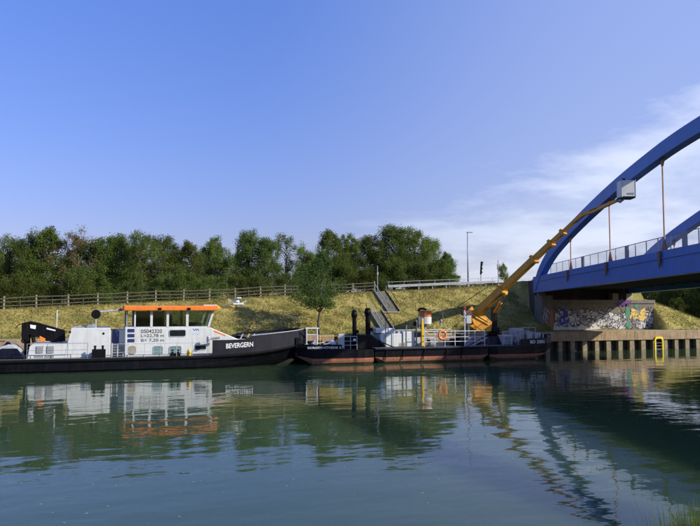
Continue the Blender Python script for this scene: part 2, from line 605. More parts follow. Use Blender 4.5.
def ground_mat():
    m = bpy.data.materials.new('dry_meadow')
    m.use_nodes = True
    N, L = m.node_tree.nodes, m.node_tree.links
    b = N["Principled BSDF"]
    b.inputs["Roughness"].default_value = 0.95
    b.inputs["Specular IOR Level"].default_value = 0.1
    tc = N.new("ShaderNodeTexCoord")
    n1 = N.new("ShaderNodeTexNoise")
    n1.inputs["Scale"].default_value = 0.35
    n1.inputs["Detail"].default_value = 8
    n1.inputs["Roughness"].default_value = 0.7
    n2 = N.new("ShaderNodeTexNoise")
    n2.inputs["Scale"].default_value = 3.5
    n2.inputs["Detail"].default_value = 8
    n2.inputs["Roughness"].default_value = 0.75
    for n in (n1, n2):
        L.new(tc.outputs["Object"], n.inputs["Vector"])
    r1 = N.new("ShaderNodeValToRGB")
    e = r1.color_ramp.elements
    e[0].position, e[0].color = 0.36, (0.155, 0.155, 0.042, 1)
    e[1].position, e[1].color = 0.62, (0.39, 0.325, 0.11, 1)
    e2 = r1.color_ramp.elements.new(0.5)
    e2.color = (0.31, 0.26, 0.08, 1)
    L.new(n1.outputs[0], r1.inputs[0])
    r2 = N.new("ShaderNodeValToRGB")
    e = r2.color_ramp.elements
    e[0].position, e[0].color = 0.35, (0.72, 0.74, 0.68, 1)
    e[1].position, e[1].color = 0.65, (1.12, 1.1, 1.05, 1)
    L.new(n2.outputs[0], r2.inputs[0])
    mx = N.new("ShaderNodeMixRGB")
    mx.blend_type = 'MULTIPLY'
    mx.inputs[0].default_value = 1
    L.new(r1.outputs[0], mx.inputs[1])
    L.new(r2.outputs[0], mx.inputs[2])
    L.new(mx.outputs[0], b.inputs["Base Color"])
    bp = N.new("ShaderNodeBump")
    bp.inputs["Strength"].default_value = 0.5
    bp.inputs["Distance"].default_value = 0.15
    L.new(n2.outputs[0], bp.inputs["Height"])
    L.new(bp.outputs[0], b.inputs["Normal"])
    return m


M['ground'] = ground_mat()


def water_mat():
    m = bpy.data.materials.new('canal_water')
    m.use_nodes = True
    N, L = m.node_tree.nodes, m.node_tree.links
    b = N["Principled BSDF"]
    b.inputs["Base Color"].default_value = (0.038, 0.068, 0.031, 1)
    b.inputs["Roughness"].default_value = 0.025
    b.inputs["IOR"].default_value = 1.333
    b.subsurface_method = 'BURLEY'
    b.inputs["Subsurface Weight"].default_value = 1.0
    b.inputs["Subsurface Radius"].default_value = (1.0, 1.4, 1.0)
    b.inputs["Subsurface Scale"].default_value = 2.5
    tc = N.new("ShaderNodeTexCoord")

    def wave(scale, sx, sy, rot, detail, w):
        mp = N.new("ShaderNodeMapping")
        mp.inputs["Scale"].default_value = (sx, sy, 1)
        mp.inputs["Rotation"].default_value = (0, 0, rot)
        L.new(tc.outputs["Object"], mp.inputs[0])
        n = N.new("ShaderNodeTexNoise")
        n.inputs["Scale"].default_value = scale
        n.inputs["Detail"].default_value = detail
        n.inputs["Roughness"].default_value = 0.5
        L.new(mp.outputs[0], n.inputs["Vector"])
        k = N.new("ShaderNodeMath")
        k.operation = 'MULTIPLY'
        L.new(n.outputs[0], k.inputs[0])
        k.inputs[1].default_value = w
        return k.outputs[0]

    a1 = wave(0.55, 0.5, 1.0, R(-15), 2, 0.8)
    a2 = wave(2.0, 0.6, 1.0, R(10), 2, 0.16)
    a3 = wave(7.0, 0.6, 1.0, R(-25), 2, 0.028)
    s1 = N.new("ShaderNodeMath")
    L.new(a1, s1.inputs[0])
    L.new(a2, s1.inputs[1])
    s2 = N.new("ShaderNodeMath")
    L.new(s1.outputs[0], s2.inputs[0])
    L.new(a3, s2.inputs[1])
    bp = N.new("ShaderNodeBump")
    bp.inputs["Strength"].default_value = 1.0
    bp.inputs["Distance"].default_value = 0.036
    L.new(s2.outputs[0], bp.inputs["Height"])
    L.new(bp.outputs[0], b.inputs["Normal"])
    return m


M['water'] = water_mat()

# ------------------------------------------------------------------ terrain
QUAY = 65.5
TOW = 2.1
TOE = 69.5
SL = 0.57


def crest_z(s):
    return min(8.3, max(3.0, 4.62 + 0.0515 * (s + 9.6)))


def crest_y(s):
    return TOE + (crest_z(s) - TOW) / SL


def hash_noise(x, y):
    return (math.sin(x * 1.7 + y * 2.3) + math.sin(x * 0.61 - y * 1.13 + 2.0) + math.sin(x * 3.1 + 1.3 * y + 0.7) * 0.5) / 2.5


def terr(s, y):
    z = TOW
    front = TOW + max(0.0, y - TOE) * SL
    z = min(front, crest_z(s))
    if 49.6 < s < 65.4 and y < 71.9:
        z = TOW
    elif 49.6 < s < 65.4:
        z = 5.4 if y < 73.2 else (8.15 if s < 63.0 + 0.309 * (y - 71) else 8.15 - 0.5 * (s - 63.0 - 0.309 * (y - 71)))
    if s >= 65.4:
        edge = 63.0 + 0.309 * (y - 71)
        side = min(6.6, 6.6 - 0.37 * (s - edge) * 0.955) if y < 130 else TOW
        fr2 = TOW + max(0.0, y - 68.6) * 1.1
        z = max(TOW - 0.1, min(fr2, side))
    if y > 102 and s < 40:
        z += min(3.2, (y - 102) * .25) * min(1, (40 - s) / 20)
    if y > TOE:
        z += 0.07 * hash_noise(s, y) * min(1, (y - TOE))
    return z


def grid_obj(name, xs, ys, fz, material):
    me = bpy.data.meshes.new(name)
    vs = [(x, y, fz(x, y)) for y in ys for x in xs]
    n = len(xs)
    fs = [(j * n + i, j * n + i + 1, (j + 1) * n + i + 1, (j + 1) * n + i) for j in range(len(ys) - 1) for i in range(n - 1)]
    me.from_pydata(vs, [], fs)
    me.materials.append(material)
    me.polygons.foreach_set("use_smooth", [True] * len(fs))
    o = bpy.data.objects.new(name, me)
    COL.objects.link(o)
    o["kind"] = "structure"
    return o


xs = [-4000, -1500, -600, -300, -150, -80] + [x * 1.0 for x in range(-50, 49)] + [49.5, 49.7, 50.5] + [x * 1.0 for x in range(52, 65)] + [65.3, 65.5] + [x * 1.0 for x in range(66, 110)] + [130, 180, 300, 600, 1500, 4000]
ys = [QUAY + 0.55] + [66.5 + 0.5 * i for i in range(6)] + [69.5 + 0.6 * i for i in range(4)] + [71.8, 72.0] + [72.6 + 0.7 * i for i in range(14)] + [83 + 1.5 * i for i in range(14)] + [110, 140, 200, 400, 1000, 4000]
ground = grid_obj("ground", xs, ys, terr, M['ground'])
# towpath and road lie on the ground as thin sheets
MB().add([(-600, 66.3, TOW + .006), (600, 66.3, TOW + .006), (600, 68.6, TOW + .006), (-600, 68.6, TOW + .006)], [(0, 1, 2, 3)]).build("towpath", M['path'])["kind"] = "structure"
mb = MB()
rs = list(range(27, 50, 2))
for i in range(len(rs) - 1):
    a, b = rs[i], rs[i + 1]
    mb.add([(a, crest_y(a) + 2.2, crest_z(a) + .12), (b, crest_y(b) + 2.2, crest_z(b) + .12), (b, crest_y(b) + 8.0, crest_z(b) + .12), (a, crest_y(a) + 8.0, crest_z(a) + .12)], [(0, 1, 2, 3)])
mb.build("road", M['asphalt'])["kind"] = "structure"
# the bank the photographer stands on
def near_z(s, y):
    return max(-1.5, min(3.25, (10.0 - y) * 0.5)) + (0.05 * hash_noise(s * 2, y * 2) if y < 9 else 0)


nb = grid_obj("near_bank_ground", [-4000, -600, -100] + list(range(-40, 41)) + [100, 600, 4000], [-4000, -600, -100, -20, -5, 0, 2] + [3 + .5 * i for i in range(21)], near_z, M['ground'])
# canal bed and water
MB().add([(-4000, 0, -3), (4000, 0, -3), (4000, 70, -3), (-4000, 70, -3)], [(0, 1, 2, 3)]).build("canal_bed", mat('silt', (0.05, 0.05, 0.03), 0.9))["kind"] = "structure"
MB().add([(-4000, 2, 0), (4000, 2, 0), (4000, 66.6, 0), (-4000, 66.6, 0)], [(0, 1, 2, 3)]).build("canal_water", M['water'])["kind"] = "structure"

# flecks of leaf and seed drifting on the canal
fr_ = random.Random(31)
fmb = MB()
for i in range(420):
    c0_ = fr_.choice(((6, 24), (14, 30), (-3, 22), (20, 35), (30, 44)))
    x_, y_, a_, w_ = c0_[0] + fr_.gauss(0, 5), c0_[1] + fr_.gauss(0, 4), fr_.uniform(0, 6.28), fr_.uniform(.02, .05)
    if y_ < 13 or y_ > 54:
        continue
    dx_, dy_ = math.cos(a_) * w_, math.sin(a_) * w_
    fmb.add([(x_ - dx_, y_ - dy_, .006), (x_ + dy_ * .5, y_ - dx_ * .5, .012), (x_ + dx_, y_ + dy_, .006), (x_ - dy_ * .5, y_ + dx_ * .5, .012)], [(0, 1, 2, 3)])
fl = tag(fmb.build("floating_flecks", mat('drifting_leaf', (0.36, 0.34, 0.24), .8, var=.4, scale=9)), "pale flecks of leaf drifting on the canal water", "debris")
fl["kind"] = "stuff"

# grass: too many blades to count
def blades(name, n, place, hmin, hmax, width, material, seed, lean=.35):
    r = random.Random(seed)
    vs, fs = [], []
    k = 0
    while k < n:
        p = place(r)
        if p is None:
            continue
        x, y, z = p
        for _ in range(2):
            a = r.uniform(0, 6.283)
            h = r.uniform(hmin, hmax)
            lx, ly = r.gauss(0, lean) * h, r.gauss(0, lean) * h
            dx, dy = math.cos(a) * width / 2, math.sin(a) * width / 2
            ox, oy = r.gauss(0, .06), r.gauss(0, .06)
            b = len(vs)
            vs += [(x + ox - dx, y + oy - dy, z - .03), (x + ox + dx, y + oy + dy, z - .03), (x + ox + lx, y + oy + ly, z + h)]
            fs.append((b, b + 1, b + 2))
        k += 1
    me = bpy.data.meshes.new(name)
    me.from_pydata(vs, [], fs)
    me.materials.append(material)
    o = bpy.data.objects.new(name, me)
    COL.objects.link(o)
    o["kind"] = "stuff"
    return o


def on_slope(r):
    s = r.uniform(-24, 49.3) if r.random() < .87 else r.uniform(65.6, 82)
    y = r.uniform(68.7, 82)
    if s < 50 and y > crest_y(s) + 1.6:
        return None
    if 26.9 < s < 32.6 and on_stairs(s, y):
        return None
    if hash_noise(s * .9, y * 1.4) + r.gauss(0, .5) < -.25:
        return None
    return s, y, terr(s, y)


def on_stairs(s, y):
    return (27.6 < s < 29.2 and y < 74.3) or (27.6 < s < 32.0 and 73.4 < y < 75.0) or (30.0 < s < 31.9 and y > 74.0)


g = tag(blades("dry_grass", 42000, on_slope, .05, .19, .07, M['grass'], 3), "dry yellow grass covering the canal embankment slope", "grass")
def green_place(r):
    s = r.uniform(-24, 80)
    y = r.uniform(67.9, 70.6) if r.random() < .6 else r.uniform(69, 82)
    if s < 50 and y > crest_y(s) + 1.2 or 49.5 < s < 65.5 or on_stairs(s, y):
        return None
    return s, y, terr(s, y)


tag(blades("green_grass", 9000, green_place, .06, .2, .07, M['grass_green'], 4), "patches of greener grass along the towpath and slope", "grass")
def near_place(r):
    f = r.random()
    y = 9.45 - abs(r.gauss(0, .35))
    s_ = q(663 + 80 * f ** .8, 526, y).x
    return s_, y, near_z(s_, y)


tag(blades("bank_grass", 900, near_place, .7, 1.38, .022, M['grass_green'], 5, .16), "long grass blades growing on the camera side bank", "grass")


def near_low(r):
    s_, y = r.uniform(-16, 22), r.uniform(3, 9.7)
    return s_, y, near_z(s_, y)


tag(blades("bank_turf", 9000, near_low, .08, .3, .02, M['grass_green'], 6), "short turf on the camera side bank", "grass")

# ------------------------------------------------------------------ quay wall
quay = thing("quay_wall", "brown concrete capped quay wall on sheet piles at the canal edge", "quay wall", (60, QUAY, 0))
x = -40.0
while x < 110:
    MB().box(x + .012, x + 7.488, QUAY - .15, QUAY + .85, 1.13, TOW + .05).build("cap_block", M['cap'], quay, bevel=.03)
    x += 7.5
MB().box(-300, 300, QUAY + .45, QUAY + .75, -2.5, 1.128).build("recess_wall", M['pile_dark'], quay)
MB().box(-300, -40.02, QUAY - .15, QUAY + .85, 1.13, TOW + .05).build("cap_run", M['cap'], quay)
MB().box(110.02, 300, QUAY - .15, QUAY + .85, 1.13, TOW + .05).build("cap_run", M['cap'], quay)
x = 41.0
while x < 100:
    w = .30 + rnd.uniform(-.03, .04)
    MB().prism_y([(x - w, -1.5), (x + w, -1.5), (x + w, 1.127), (x - w, 1.127)], QUAY - .02 + rnd.uniform(-.02, .02), QUAY + .44).build("pile", M['pile'], quay, bevel=.03)
    x += 1.62
# yellow ladder frame
lx = qs(658.5, QUAY - .2, 343)
lad = thing("safety_ladder", "bright yellow ladder frame on the quay wall beside the graffiti", "ladder", (lx, QUAY - .25, 0))
for sx in (-1, 1):
    MB().bar((lx + sx * .55, QUAY - .24, -.6), (lx + sx * .55, QUAY - .24, 1.18), .17, .14).build("side_rail", M['sign_yellow'], lad, bevel=.01)
MB().prism_y([(lx - .62, 1.15), (lx - .45, 1.45), (lx + .45, 1.45), (lx + .62, 1.15), (lx + .36, 1.15), (lx + .3, 1.25), (lx - .3, 1.25), (lx - .36, 1.15)], QUAY - .32, QUAY - .18).build("top_bow", M['sign_yellow'], lad)
for k in range(4):
    MB().tube([(lx - .55, QUAY - .24, -.3 + .35 * k), (lx + .55, QUAY - .24, -.3 + .35 * k)], .02, 6).build("rung", M['grey'], lad)

# ------------------------------------------------------------------ bridge abutment
AW0, AW1, AY = 50.3, 65.6, 71.0
abut = thing("bridge_abutment", "concrete bridge abutment wall covered in colourful graffiti", "abutment", (58, AY + 1, TOW))
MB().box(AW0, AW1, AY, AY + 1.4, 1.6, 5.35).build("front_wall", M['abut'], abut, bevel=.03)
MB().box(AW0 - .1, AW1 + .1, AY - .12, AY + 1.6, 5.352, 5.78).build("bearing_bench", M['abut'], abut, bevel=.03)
MB().prism_x([(AY + 1.62, 5.0), (AY + 2.4, 5.0), (AY + 2.4, 8.28), (AY + 1.62, 8.28)], AW0 - 1.0, 63.3).build("back_wall", M['shade_concrete'], abut)
# wing wall on the upstream side, running back beside the approach
BD = Vector((-0.295, -0.9556, 0)).normalized()       # bridge axis towards the photographer's bank
BE = Vector((-BD.y, BD.x, 0))                          # across the bridge, to the right
if BE.x < 0:
    BE = -BE
FOOT = Vector((48.67, 70.9, 0))


def bp(t, e, z):
    p = FOOT + BD * t + BE * e
    return Vector((p.x, p.y, z))


mb = MB()
a0, a1, b0, b1 = bp(-.9, -.2, 0), bp(-15, -.2, 0), bp(-.9, .5, 0), bp(-15, .5, 0)
mb.loft([[(p.x, p.y, 1.6) for p in (a0, b0, b1, a1)], [(p.x, p.y, 8.15) for p in (a0, b0, b1, a1)]])
mb.build("wing_wall", M['shade_concrete'], abut, bevel=.03)
# side pier with a rusty niche left of the graffiti
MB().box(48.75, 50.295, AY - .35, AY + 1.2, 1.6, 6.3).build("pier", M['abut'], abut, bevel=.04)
MB().box(49.85, 50.28, AY - .362, AY - .352, 2.6, 4.6).build("niche_plate", M['redlead'], abut)
for (e0, lab) in ((0.35, 0), (12.6, 1), (10.6, 1)):
    c = bp(-4.0 * e0 / 13.0 - .9, e0, 0)
    MB().box(c.x - .45, c.x + .45, c.y - .35, c.y + .35, 5.782, 6.62).build("bearing_block", M['concrete'], abut, bevel=.03)

# graffiti: flat paint in a few layers on the wall
def ribbon(mb, pts, w, y):
    n = len(pts)
    L_, R_ = [], []
    for i, p in enumerate(pts):
        d = (Vector(pts[min(i + 1, n - 1)]) - Vector(pts[max(i - 1, 0)]))
        d = d.normalized() if d.length > 1e-6 else Vector((1, 0))
        nrm = Vector((-d.y, d.x)) * w / 2
        L_.append((p[0] + nrm.x, y, p[1] + nrm.y))
        R_.append((p[0] - nrm.x, y, p[1] - nrm.y))
    vs = L_ + R_
    mb.add(vs, [(i, i + 1, n + i + 1, n + i) for i in range(n - 1)])


def blob(mb, cx, cz, rx, rz, y, r, zmin=2.15, zmax=5.3, k=18):
    ph = r.uniform(0, 6.28)
    ring = []
    for i in range(k):
        t = 2 * math.pi * i / k
        m_ = 1 + .22 * math.sin(3 * t + ph) + .12 * math.sin(5 * t + 2 * ph)
        ring.append((min(AW1 - .05, max(AW0 + .05, cx + rx * m_ * math.cos(t))), y, min(zmax, max(zmin, cz + rz * m_ * math.sin(t)))))
    mb.add(ring, [tuple(range(k))])


def paint(name, col):
    return mat(name, col, 0.75, var=0.2, scale=4, dirt=(col[0] * .45, col[1] * .45, col[2] * .45), dirt_amt=.5, streak=False)


gr = random.Random(21)
mb, mk, mg = MB(), MB(), MB()
for i in range(64):
    f = (i * 0.618) % 1.0
    cx, cz = AW0 + .9 + f * 13.9, gr.uniform(2.55, 4.35)
    rx, rz = gr.uniform(.28, .75), gr.uniform(.25, .6)
    st = gr.getstate()
    blob(mk, cx, cz, rx + .09, rz + .09, AY - .003 - .00024 * i, gr)
    gr.setstate(st)
    blob(mg if i % 4 == 1 else mb, cx, cz, rx, rz, AY - .00312 - .00024 * i, gr)
for i in range(9):
    blob(mb, AW0 + .3 + i * .75, 2.35, .6, .22, AY - .0188 - .0002 * i, gr)
mk.build("graffiti_outline", paint('graffiti_ink', (0.02, 0.02, 0.025)), abut)
mb.build("graffiti_fill", paint('graffiti_white', (0.50, 0.50, 0.48)), abut)
mg.build("graffiti_fill", paint('graffiti_rose', (0.34, 0.27, 0.28)), abut)
mb = MB()
for i in range(26):
    blob(mb, gr.uniform(AW0 + .9, AW1 - .8), gr.uniform(2.7, 4.4), gr.uniform(.15, .4), gr.uniform(.1, .3), AY - .0206 - .00002 * i, gr)
mb.build("graffiti_shade", paint('graffiti_grey', (0.16, 0.16, 0.19)), abut)
mb = MB()
for i in range(210):
    cx, cz = gr.uniform(AW0 + .8, AW1 - .5), gr.uniform(2.4, 4.6)
    a, pts = gr.uniform(0, 6.28), []
    turn = gr.uniform(.1, .9) * gr.choice((-1, 1))
    for k in range(gr.randint(4, 9)):
        pts.append((min(AW1 - .1, max(AW0 + .1, cx)), min(4.9, max(2.2, cz))))
        st = gr.uniform(.07, .14)
        cx += st * math.cos(a)
        cz += st * math.sin(a)
        a += turn if gr.random() > .2 else gr.choice((1.5, -1.5, 2.2))
    ribbon(mb, pts, gr.uniform(.04, .1), AY - .0213 - .00004 * i)
mb.build("graffiti_outline", paint('graffiti_black', (0.015, 0.014, 0.018)), abut)
mb = MB()
for i in range(80):
    cx, cz = gr.uniform(AW0 + .8, AW1 - .5), gr.uniform(2.3, 4.5)
    a, pts = gr.uniform(0, 6.28), []
    for k in range(gr.randint(3, 6)):
        pts.append((min(AW1 - .1, max(AW0 + .1, cx)), min(4.9, max(2.2, cz))))
        cx += .12 * math.cos(a)
        cz += .12 * math.sin(a)
        a += gr.uniform(-.5, .9)
    ribbon(mb, pts, gr.uniform(.03, .1), AY - .0317 - .00001 * i)
mb.build("graffiti_highlight", paint('graffiti_pale_lines', (0.55, 0.53, 0.52)), abut)
mb = MB()
gx = qs(564, AY, 315)
for j, (p0, p1) in enumerate((((0, .1), (0, 1.9)), ((-.5, 1.9), (.45, 1.5)), ((-.55, .9), (.55, 1.2)), ((-.6, .1), (.5, .35)), ((.5, .3), (.62, .8)), ((-.6, .1), (-.55, .7)))):
    ribbon(mb, [(gx + p0[0], 2.75 + p0[1]), (gx + p1[0], 2.75 + p1[1])], .28, AY - .0335 - .0004 * j)
mb.build("graffiti_letter", paint('graffiti_blue', (0.035, 0.035, 0.30)), abut)
mb = MB()
gx = qs(638, AY, 315)
for i in range(9):
    blob(mb, gx + gr.uniform(-1.1, 1.1), 3.75 + gr.uniform(-.5, .6), .45, .35, AY - .034 - .0003 * i, gr)
mb.build("graffiti_yellow", paint('graffiti_yellow', (0.62, 0.44, 0.10)), abut)
mb = MB()
for i, (px_, pz_, rx, rz) in enumerate(((627.5, 4.3, .35, .8), (628, 2.7, .35, .5), (636.5, 5.0, .3, .3))):
    blob(mb, qs(px_, AY, 315), pz_, rx, rz, AY - .038 - .0003 * i, gr)
mb.build("graffiti_green", paint('graffiti_green', (0.05, 0.22, 0.12)), abut)
mb = MB()
for i in range(16):
    cx, cz = gx + gr.uniform(-1.3, 1.3), 3.7 + gr.uniform(-.7, .7)
    a, pts = gr.uniform(0, 6.28), []
    for k in range(8):
        pts.append((cx, cz))
        cx += .12 * math.cos(a)
        cz += .12 * math.sin(a)
        a += gr.uniform(-.2, .7)
    ribbon(mb, pts, .06, AY - .041 - .0002 * i)
mb.build("graffiti_outline", paint('graffiti_dark', (0.03, 0.03, 0.05)), abut)
x0, x1 = qs(617, AY - .13, 303), qs(632, AY - .13, 303)
text_part("graffiti_lettering", "RAMY", paint('graffiti_purple', (0.10, 0.015, 0.20)), abut, x0, 5.0, x1 - x0, .72, AY - .127, bold=.05)
# marks on the shaded pier and wing wall
mb = MB()
for i, (u, v) in enumerate(((.2, .5), (.6, .2), (.75, .9), (.35, 1.2))):
    ribbon(mb, [(48.95 + u * .8 + .2 * math.cos(t), 3.2 + v + .42 * math.sin(t)) for t in [k * .6 for k in range(8)]], .1, AY - .356 - .0003 * i)
mb.build("graffiti_tag", paint('graffiti_pale', (0.40, 0.40, 0.50)), abut)

# ------------------------------------------------------------------ bridge
bridge = thing("arch_bridge", "blue tied arch road bridge crossing the canal on two steel ribs", "bridge", (FOOT.x, FOOT.y, 6.6))
SPAN = 80.0
OUT_PTS = [(-1.2, 7.6), (0.3, 9.1), (2.6, 10.5), (5.8, 11.85), (12.5, 13.75), (21.6, 15.75), (30.4, 17.15), (35.4, 17.65), (40, 17.85)]


def arch_out(t):
    t = t if t <= 40 else 80 - t + 0.0
    lead = 0
    P = OUT_PTS
    if t <= P[0][0]:
        return P[0][1]
    for i in range(len(P) - 1):
        if t <= P[i + 1][0]:
            h = P[i + 1][0] - P[i][0]
            u = (t - P[i][0]) / h
            m0 = (P[i + 1][1] - P[max(i - 1, 0)][1]) / (P[i + 1][0] - P[max(i - 1, 0)][0])
            j = min(i + 2, len(P) - 1)
            m1 = (P[j][1] - P[i][1]) / (P[j][0] - P[i][0]) if j > i + 1 else 0.0
            return (2 * u**3 - 3 * u**2 + 1) * P[i][1] + (u**3 - 2 * u**2 + u) * h * m0 + (-2 * u**3 + 3 * u**2) * P[i + 1][1] + (u**3 - u**2) * h * m1
    return P[-1][1]


def gtop(t):
    return 8.55 + .018 * min(t, 80 - t)


def gbot(t):
    return gtop(t) - 1.93


TS = [-1.2, -.4, .4, 1.2, 2, 3, 4.2, 5.6, 7.2] + [9 + 1.4 * i for i in range(23)]
TS = sorted(set([round(t, 3) for t in TS] + [round(80 - t, 3) for t in TS]))
GT = [-1.6 + 1.0 * i for i in range(0, 84)]
for e, t0 in ((0.0, 0.0), (13.0, -4.0)):
    mb = MB()
    rings = []
    for i, t in enumerate(TS):
        zo = arch_out(t)
        d = 1.12
        dz = arch_out(min(t + .3, 40)) - arch_out(min(t, 40) - .3) if t <= 40 else arch_out(t + .3) - arch_out(t - .3)
        k = math.sqrt(1 + (dz / .6) ** 2)
        zi = max(zo - d * min(k, 1.6), gbot(t) + .3)
        rings.append([bp(t + t0, e - .38, zi), bp(t + t0, e + .38, zi), bp(t + t0, e + .38, zo), bp(t + t0, e - .38, zo)])
    mb.loft(rings)
    mb.build("arch_rib", M['blue'], bridge, bevel=.03)
    mb = MB()
    rings = []
    for t in GT:
        rings.append([bp(t + t0, e - .32, gbot(t)), bp(t + t0, e + .32, gbot(t)), bp(t + t0, e + .32, gtop(t) - .002), bp(t + t0, e - .32, gtop(t) - .002)])
    mb.loft(rings)
    gd = mb.build("girder", M['blue'], bridge, bevel=.02)
    # stiffening ledge line along the girder face
    sg = -1 if e == 0 else 1
    mb = MB()
    rings = [[bp(t + t0, e + sg * .322, gtop(t) - .62), bp(t + t0, e + sg * .40, gtop(t) - .62), bp(t + t0, e + sg * .40, gtop(t) - .55), bp(t + t0, e + sg * .322, gtop(t) - .55)] for t in GT]
    mb.loft(rings).build("ledge", M['blue'], gd)
    mb = MB()
    rings = [[bp(t + t0, e + sg * .323, gbot(t) + .0), bp(t + t0, e + sg * .46, gbot(t) + .0), bp(t + t0, e + sg * .46, gbot(t) + .05), bp(t + t0, e + sg * .323, gbot(t) + .05)] for t in GT]
    mb.loft(rings).build("ledge", M['blue'], gd)
    for k in range(1, 8):
        t = 10.0 * k + .6 if k < 4 else (40.0 if k == 4 else 80 - 10.0 * (8 - k) - .6)
        zo = arch_out(t) - 1.15
        hg = MB().tube([bp(t + t0, e, gtop(t)), bp(t + t0, e, zo)], .06, 8).build("hanger", M['hanger'], bridge)
        m1 = MB()
        pts = [(-.5, 0), (.5, 0), (.12, -.75), (-.12, -.75)]
        m1.loft([[bp(t + t0 + a, e - .03, zo + .25 + b) for a, b in pts], [bp(t + t0 + a, e + .03, zo + .25 + b) for a, b in pts]])
        m1.build("gusset", M['gusset'], hg)
        m1 = MB()
        pts = [(-.42, 0), (.42, 0), (.1, .85), (-.1, .85)]
        m1.loft([[bp(t + t0 + a, e - .04, gtop(t) - .02 + b) for a, b in pts], [bp(t + t0 + a, e + .04, gtop(t) - .02 + b) for a, b in pts]])
        m1.build("gusset", M['gusset'], hg)
        m1 = MB()
        pts = [(-.2, 0), (.2, 0), (.17, -.8), (0, -1.25), (-.17, -.8)]
        m1.loft([[bp(t + t0 + a, e + sg * .41, gtop(t) - .02 + b) for a, b in pts], [bp(t + t0 + a, e + sg * .49, gtop(t) - .02 + b) for a, b in pts]])
        m1.build("gusset", M['gusset'], hg)
# deck, cross beams
mb = MB()
rings = [[bp(t, .34, gtop(t) - .55), bp(t - 4, 12.66, gtop(t) - .55), bp(t - 4, 12.66, gtop(t) - .25), bp(t, .34, gtop(t) - .25)] for t in GT]
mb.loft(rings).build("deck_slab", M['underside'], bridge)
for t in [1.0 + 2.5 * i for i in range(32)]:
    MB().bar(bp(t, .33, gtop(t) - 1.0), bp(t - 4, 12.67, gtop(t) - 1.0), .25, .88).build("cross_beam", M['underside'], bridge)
# footway railing on both outer edges
for e, t0 in ((0.0, 0.0), (13.0, -4.0)):
    er = e + (.62 if e == 0 else -.62)
    zt = lambda t: gtop(t) - .25
    k = 0
    t = 0.3
    while t < 79:
        MB().bar(bp(t + t0, er, zt(t)), bp(t + t0, er, zt(t) + 1.45), .06, .06).build("railing_post", M['steel'], bridge)
        t2 = min(t + 2.0, 79.4)
        mb = MB()
        mb.loft([[bp(t + .05 + t0, er - .006, zt(t) + .1), bp(t + .05 + t0, er + .006, zt(t) + .1), bp(t + .05 + t0, er + .006, zt(t) + 1.4), bp(t + .05 + t0, er - .006, zt(t) + 1.4)],
                 [bp(t2 - .05 + t0, er - .006, zt(t2) + .1), bp(t2 - .05 + t0, er + .006, zt(t2) + .1), bp(t2 - .05 + t0, er + .006, zt(t2) + 1.4), bp(t2 - .05 + t0, er - .006, zt(t2) + 1.4)]])
        mb.build("mesh_panel", M['mesh'], bridge)
        t += 2.0
        k += 1
    MB().tube([bp(t + t0, er, zt(t) + 1.47) for t in GT[2:-2]], .035, 6).build("handrail", M['steel'], bridge)
    for tb in (12.6, 22.9, 32.6):
        MB().bar(bp(tb + t0, er - .12, zt(tb)), bp(tb + t0, er - .12, zt(tb) + 1.42), .62, .1, up=BE).build("screen_board", M['grey'], bridge)
# the near bank abutment (outside the picture) carries the other end
pn = bp(78.5, 4.5, 0)
na = MB().box(pn.x - 3, pn.x + 13, pn.y - 12, pn.y + 1.5, -1.2, 6.5).build("bridge_abutment", M['concrete'])
tag(na, "plain concrete abutment carrying the bridge end on the camera side bank", "abutment")

# ------------------------------------------------------------------ hull builder
def hull(parent, secs, cy, mats, levels, name="hull"):
    """secs: (s, half breadth at deck, half breadth at waterline, bottom z, deck z); levels: [(z, material index)] bands going up"""
    def half(sec, z):
        s, bt, bw, zb, zd = sec
        if z <= 0:
            f = (z - zb) / (0 - zb) if zb < 0 else 0
            return bw * (0.8 + 0.2 * max(0, min(1, f)))
        f = min(1, z / max(zd, .01))
        return bw + (bt - bw) * (f ** 0.8)
    zs = [l[0] for l in levels]
    rings = []
    for sec in secs:
        s, bt, bw, zb, zd = sec
        zz = [zb] + [max(zb + .002 * (i + 1), min(zd - .002 * (len(zs) - i), z)) for i, z in enumerate(zs)] + [zd]
        left = [(s, cy - half(sec, z), z) for z in zz]
        right = [(s, cy + half(sec, z), z) for z in reversed(zz)]
        rings.append(left + right)
    n = len(zs) + 2
    mi = [l[1] for l in levels]
    band = [mi[0]] + mi + []
    band = [mi[0]] + mi
    band = band[:n - 1]
    mis = band + [mi[-1]] + list(reversed(band)) + [mi[0]]
    mb = MB()
    mb.loft(rings, mis=mis, mi=mi[-1])
    return mb.build(name, mats, parent)


def wall_loop(parent, pts, thick, name, material, bevel=.012):
    """pts: (x, y, z0, z1) polyline of a standing plate"""
    outer, n = [], len(pts)
    rings = []
    for i, p in enumerate(pts):
        a = Vector(pts[max(i - 1, 0)][:2])
        b = Vector(pts[min(i + 1, n - 1)][:2])
        d = (b - a).normalized()
        nr = Vector((-d.y, d.x)) * thick / 2
        rings.append([(p[0] + nr.x, p[1] + nr.y, p[2]), (p[0] - nr.x, p[1] - nr.y, p[2]), (p[0] - nr.x, p[1] - nr.y, p[3]), (p[0] + nr.x, p[1] + nr.y, p[3])])
    return MB().loft(rings).build(name, material, parent, bevel=bevel)


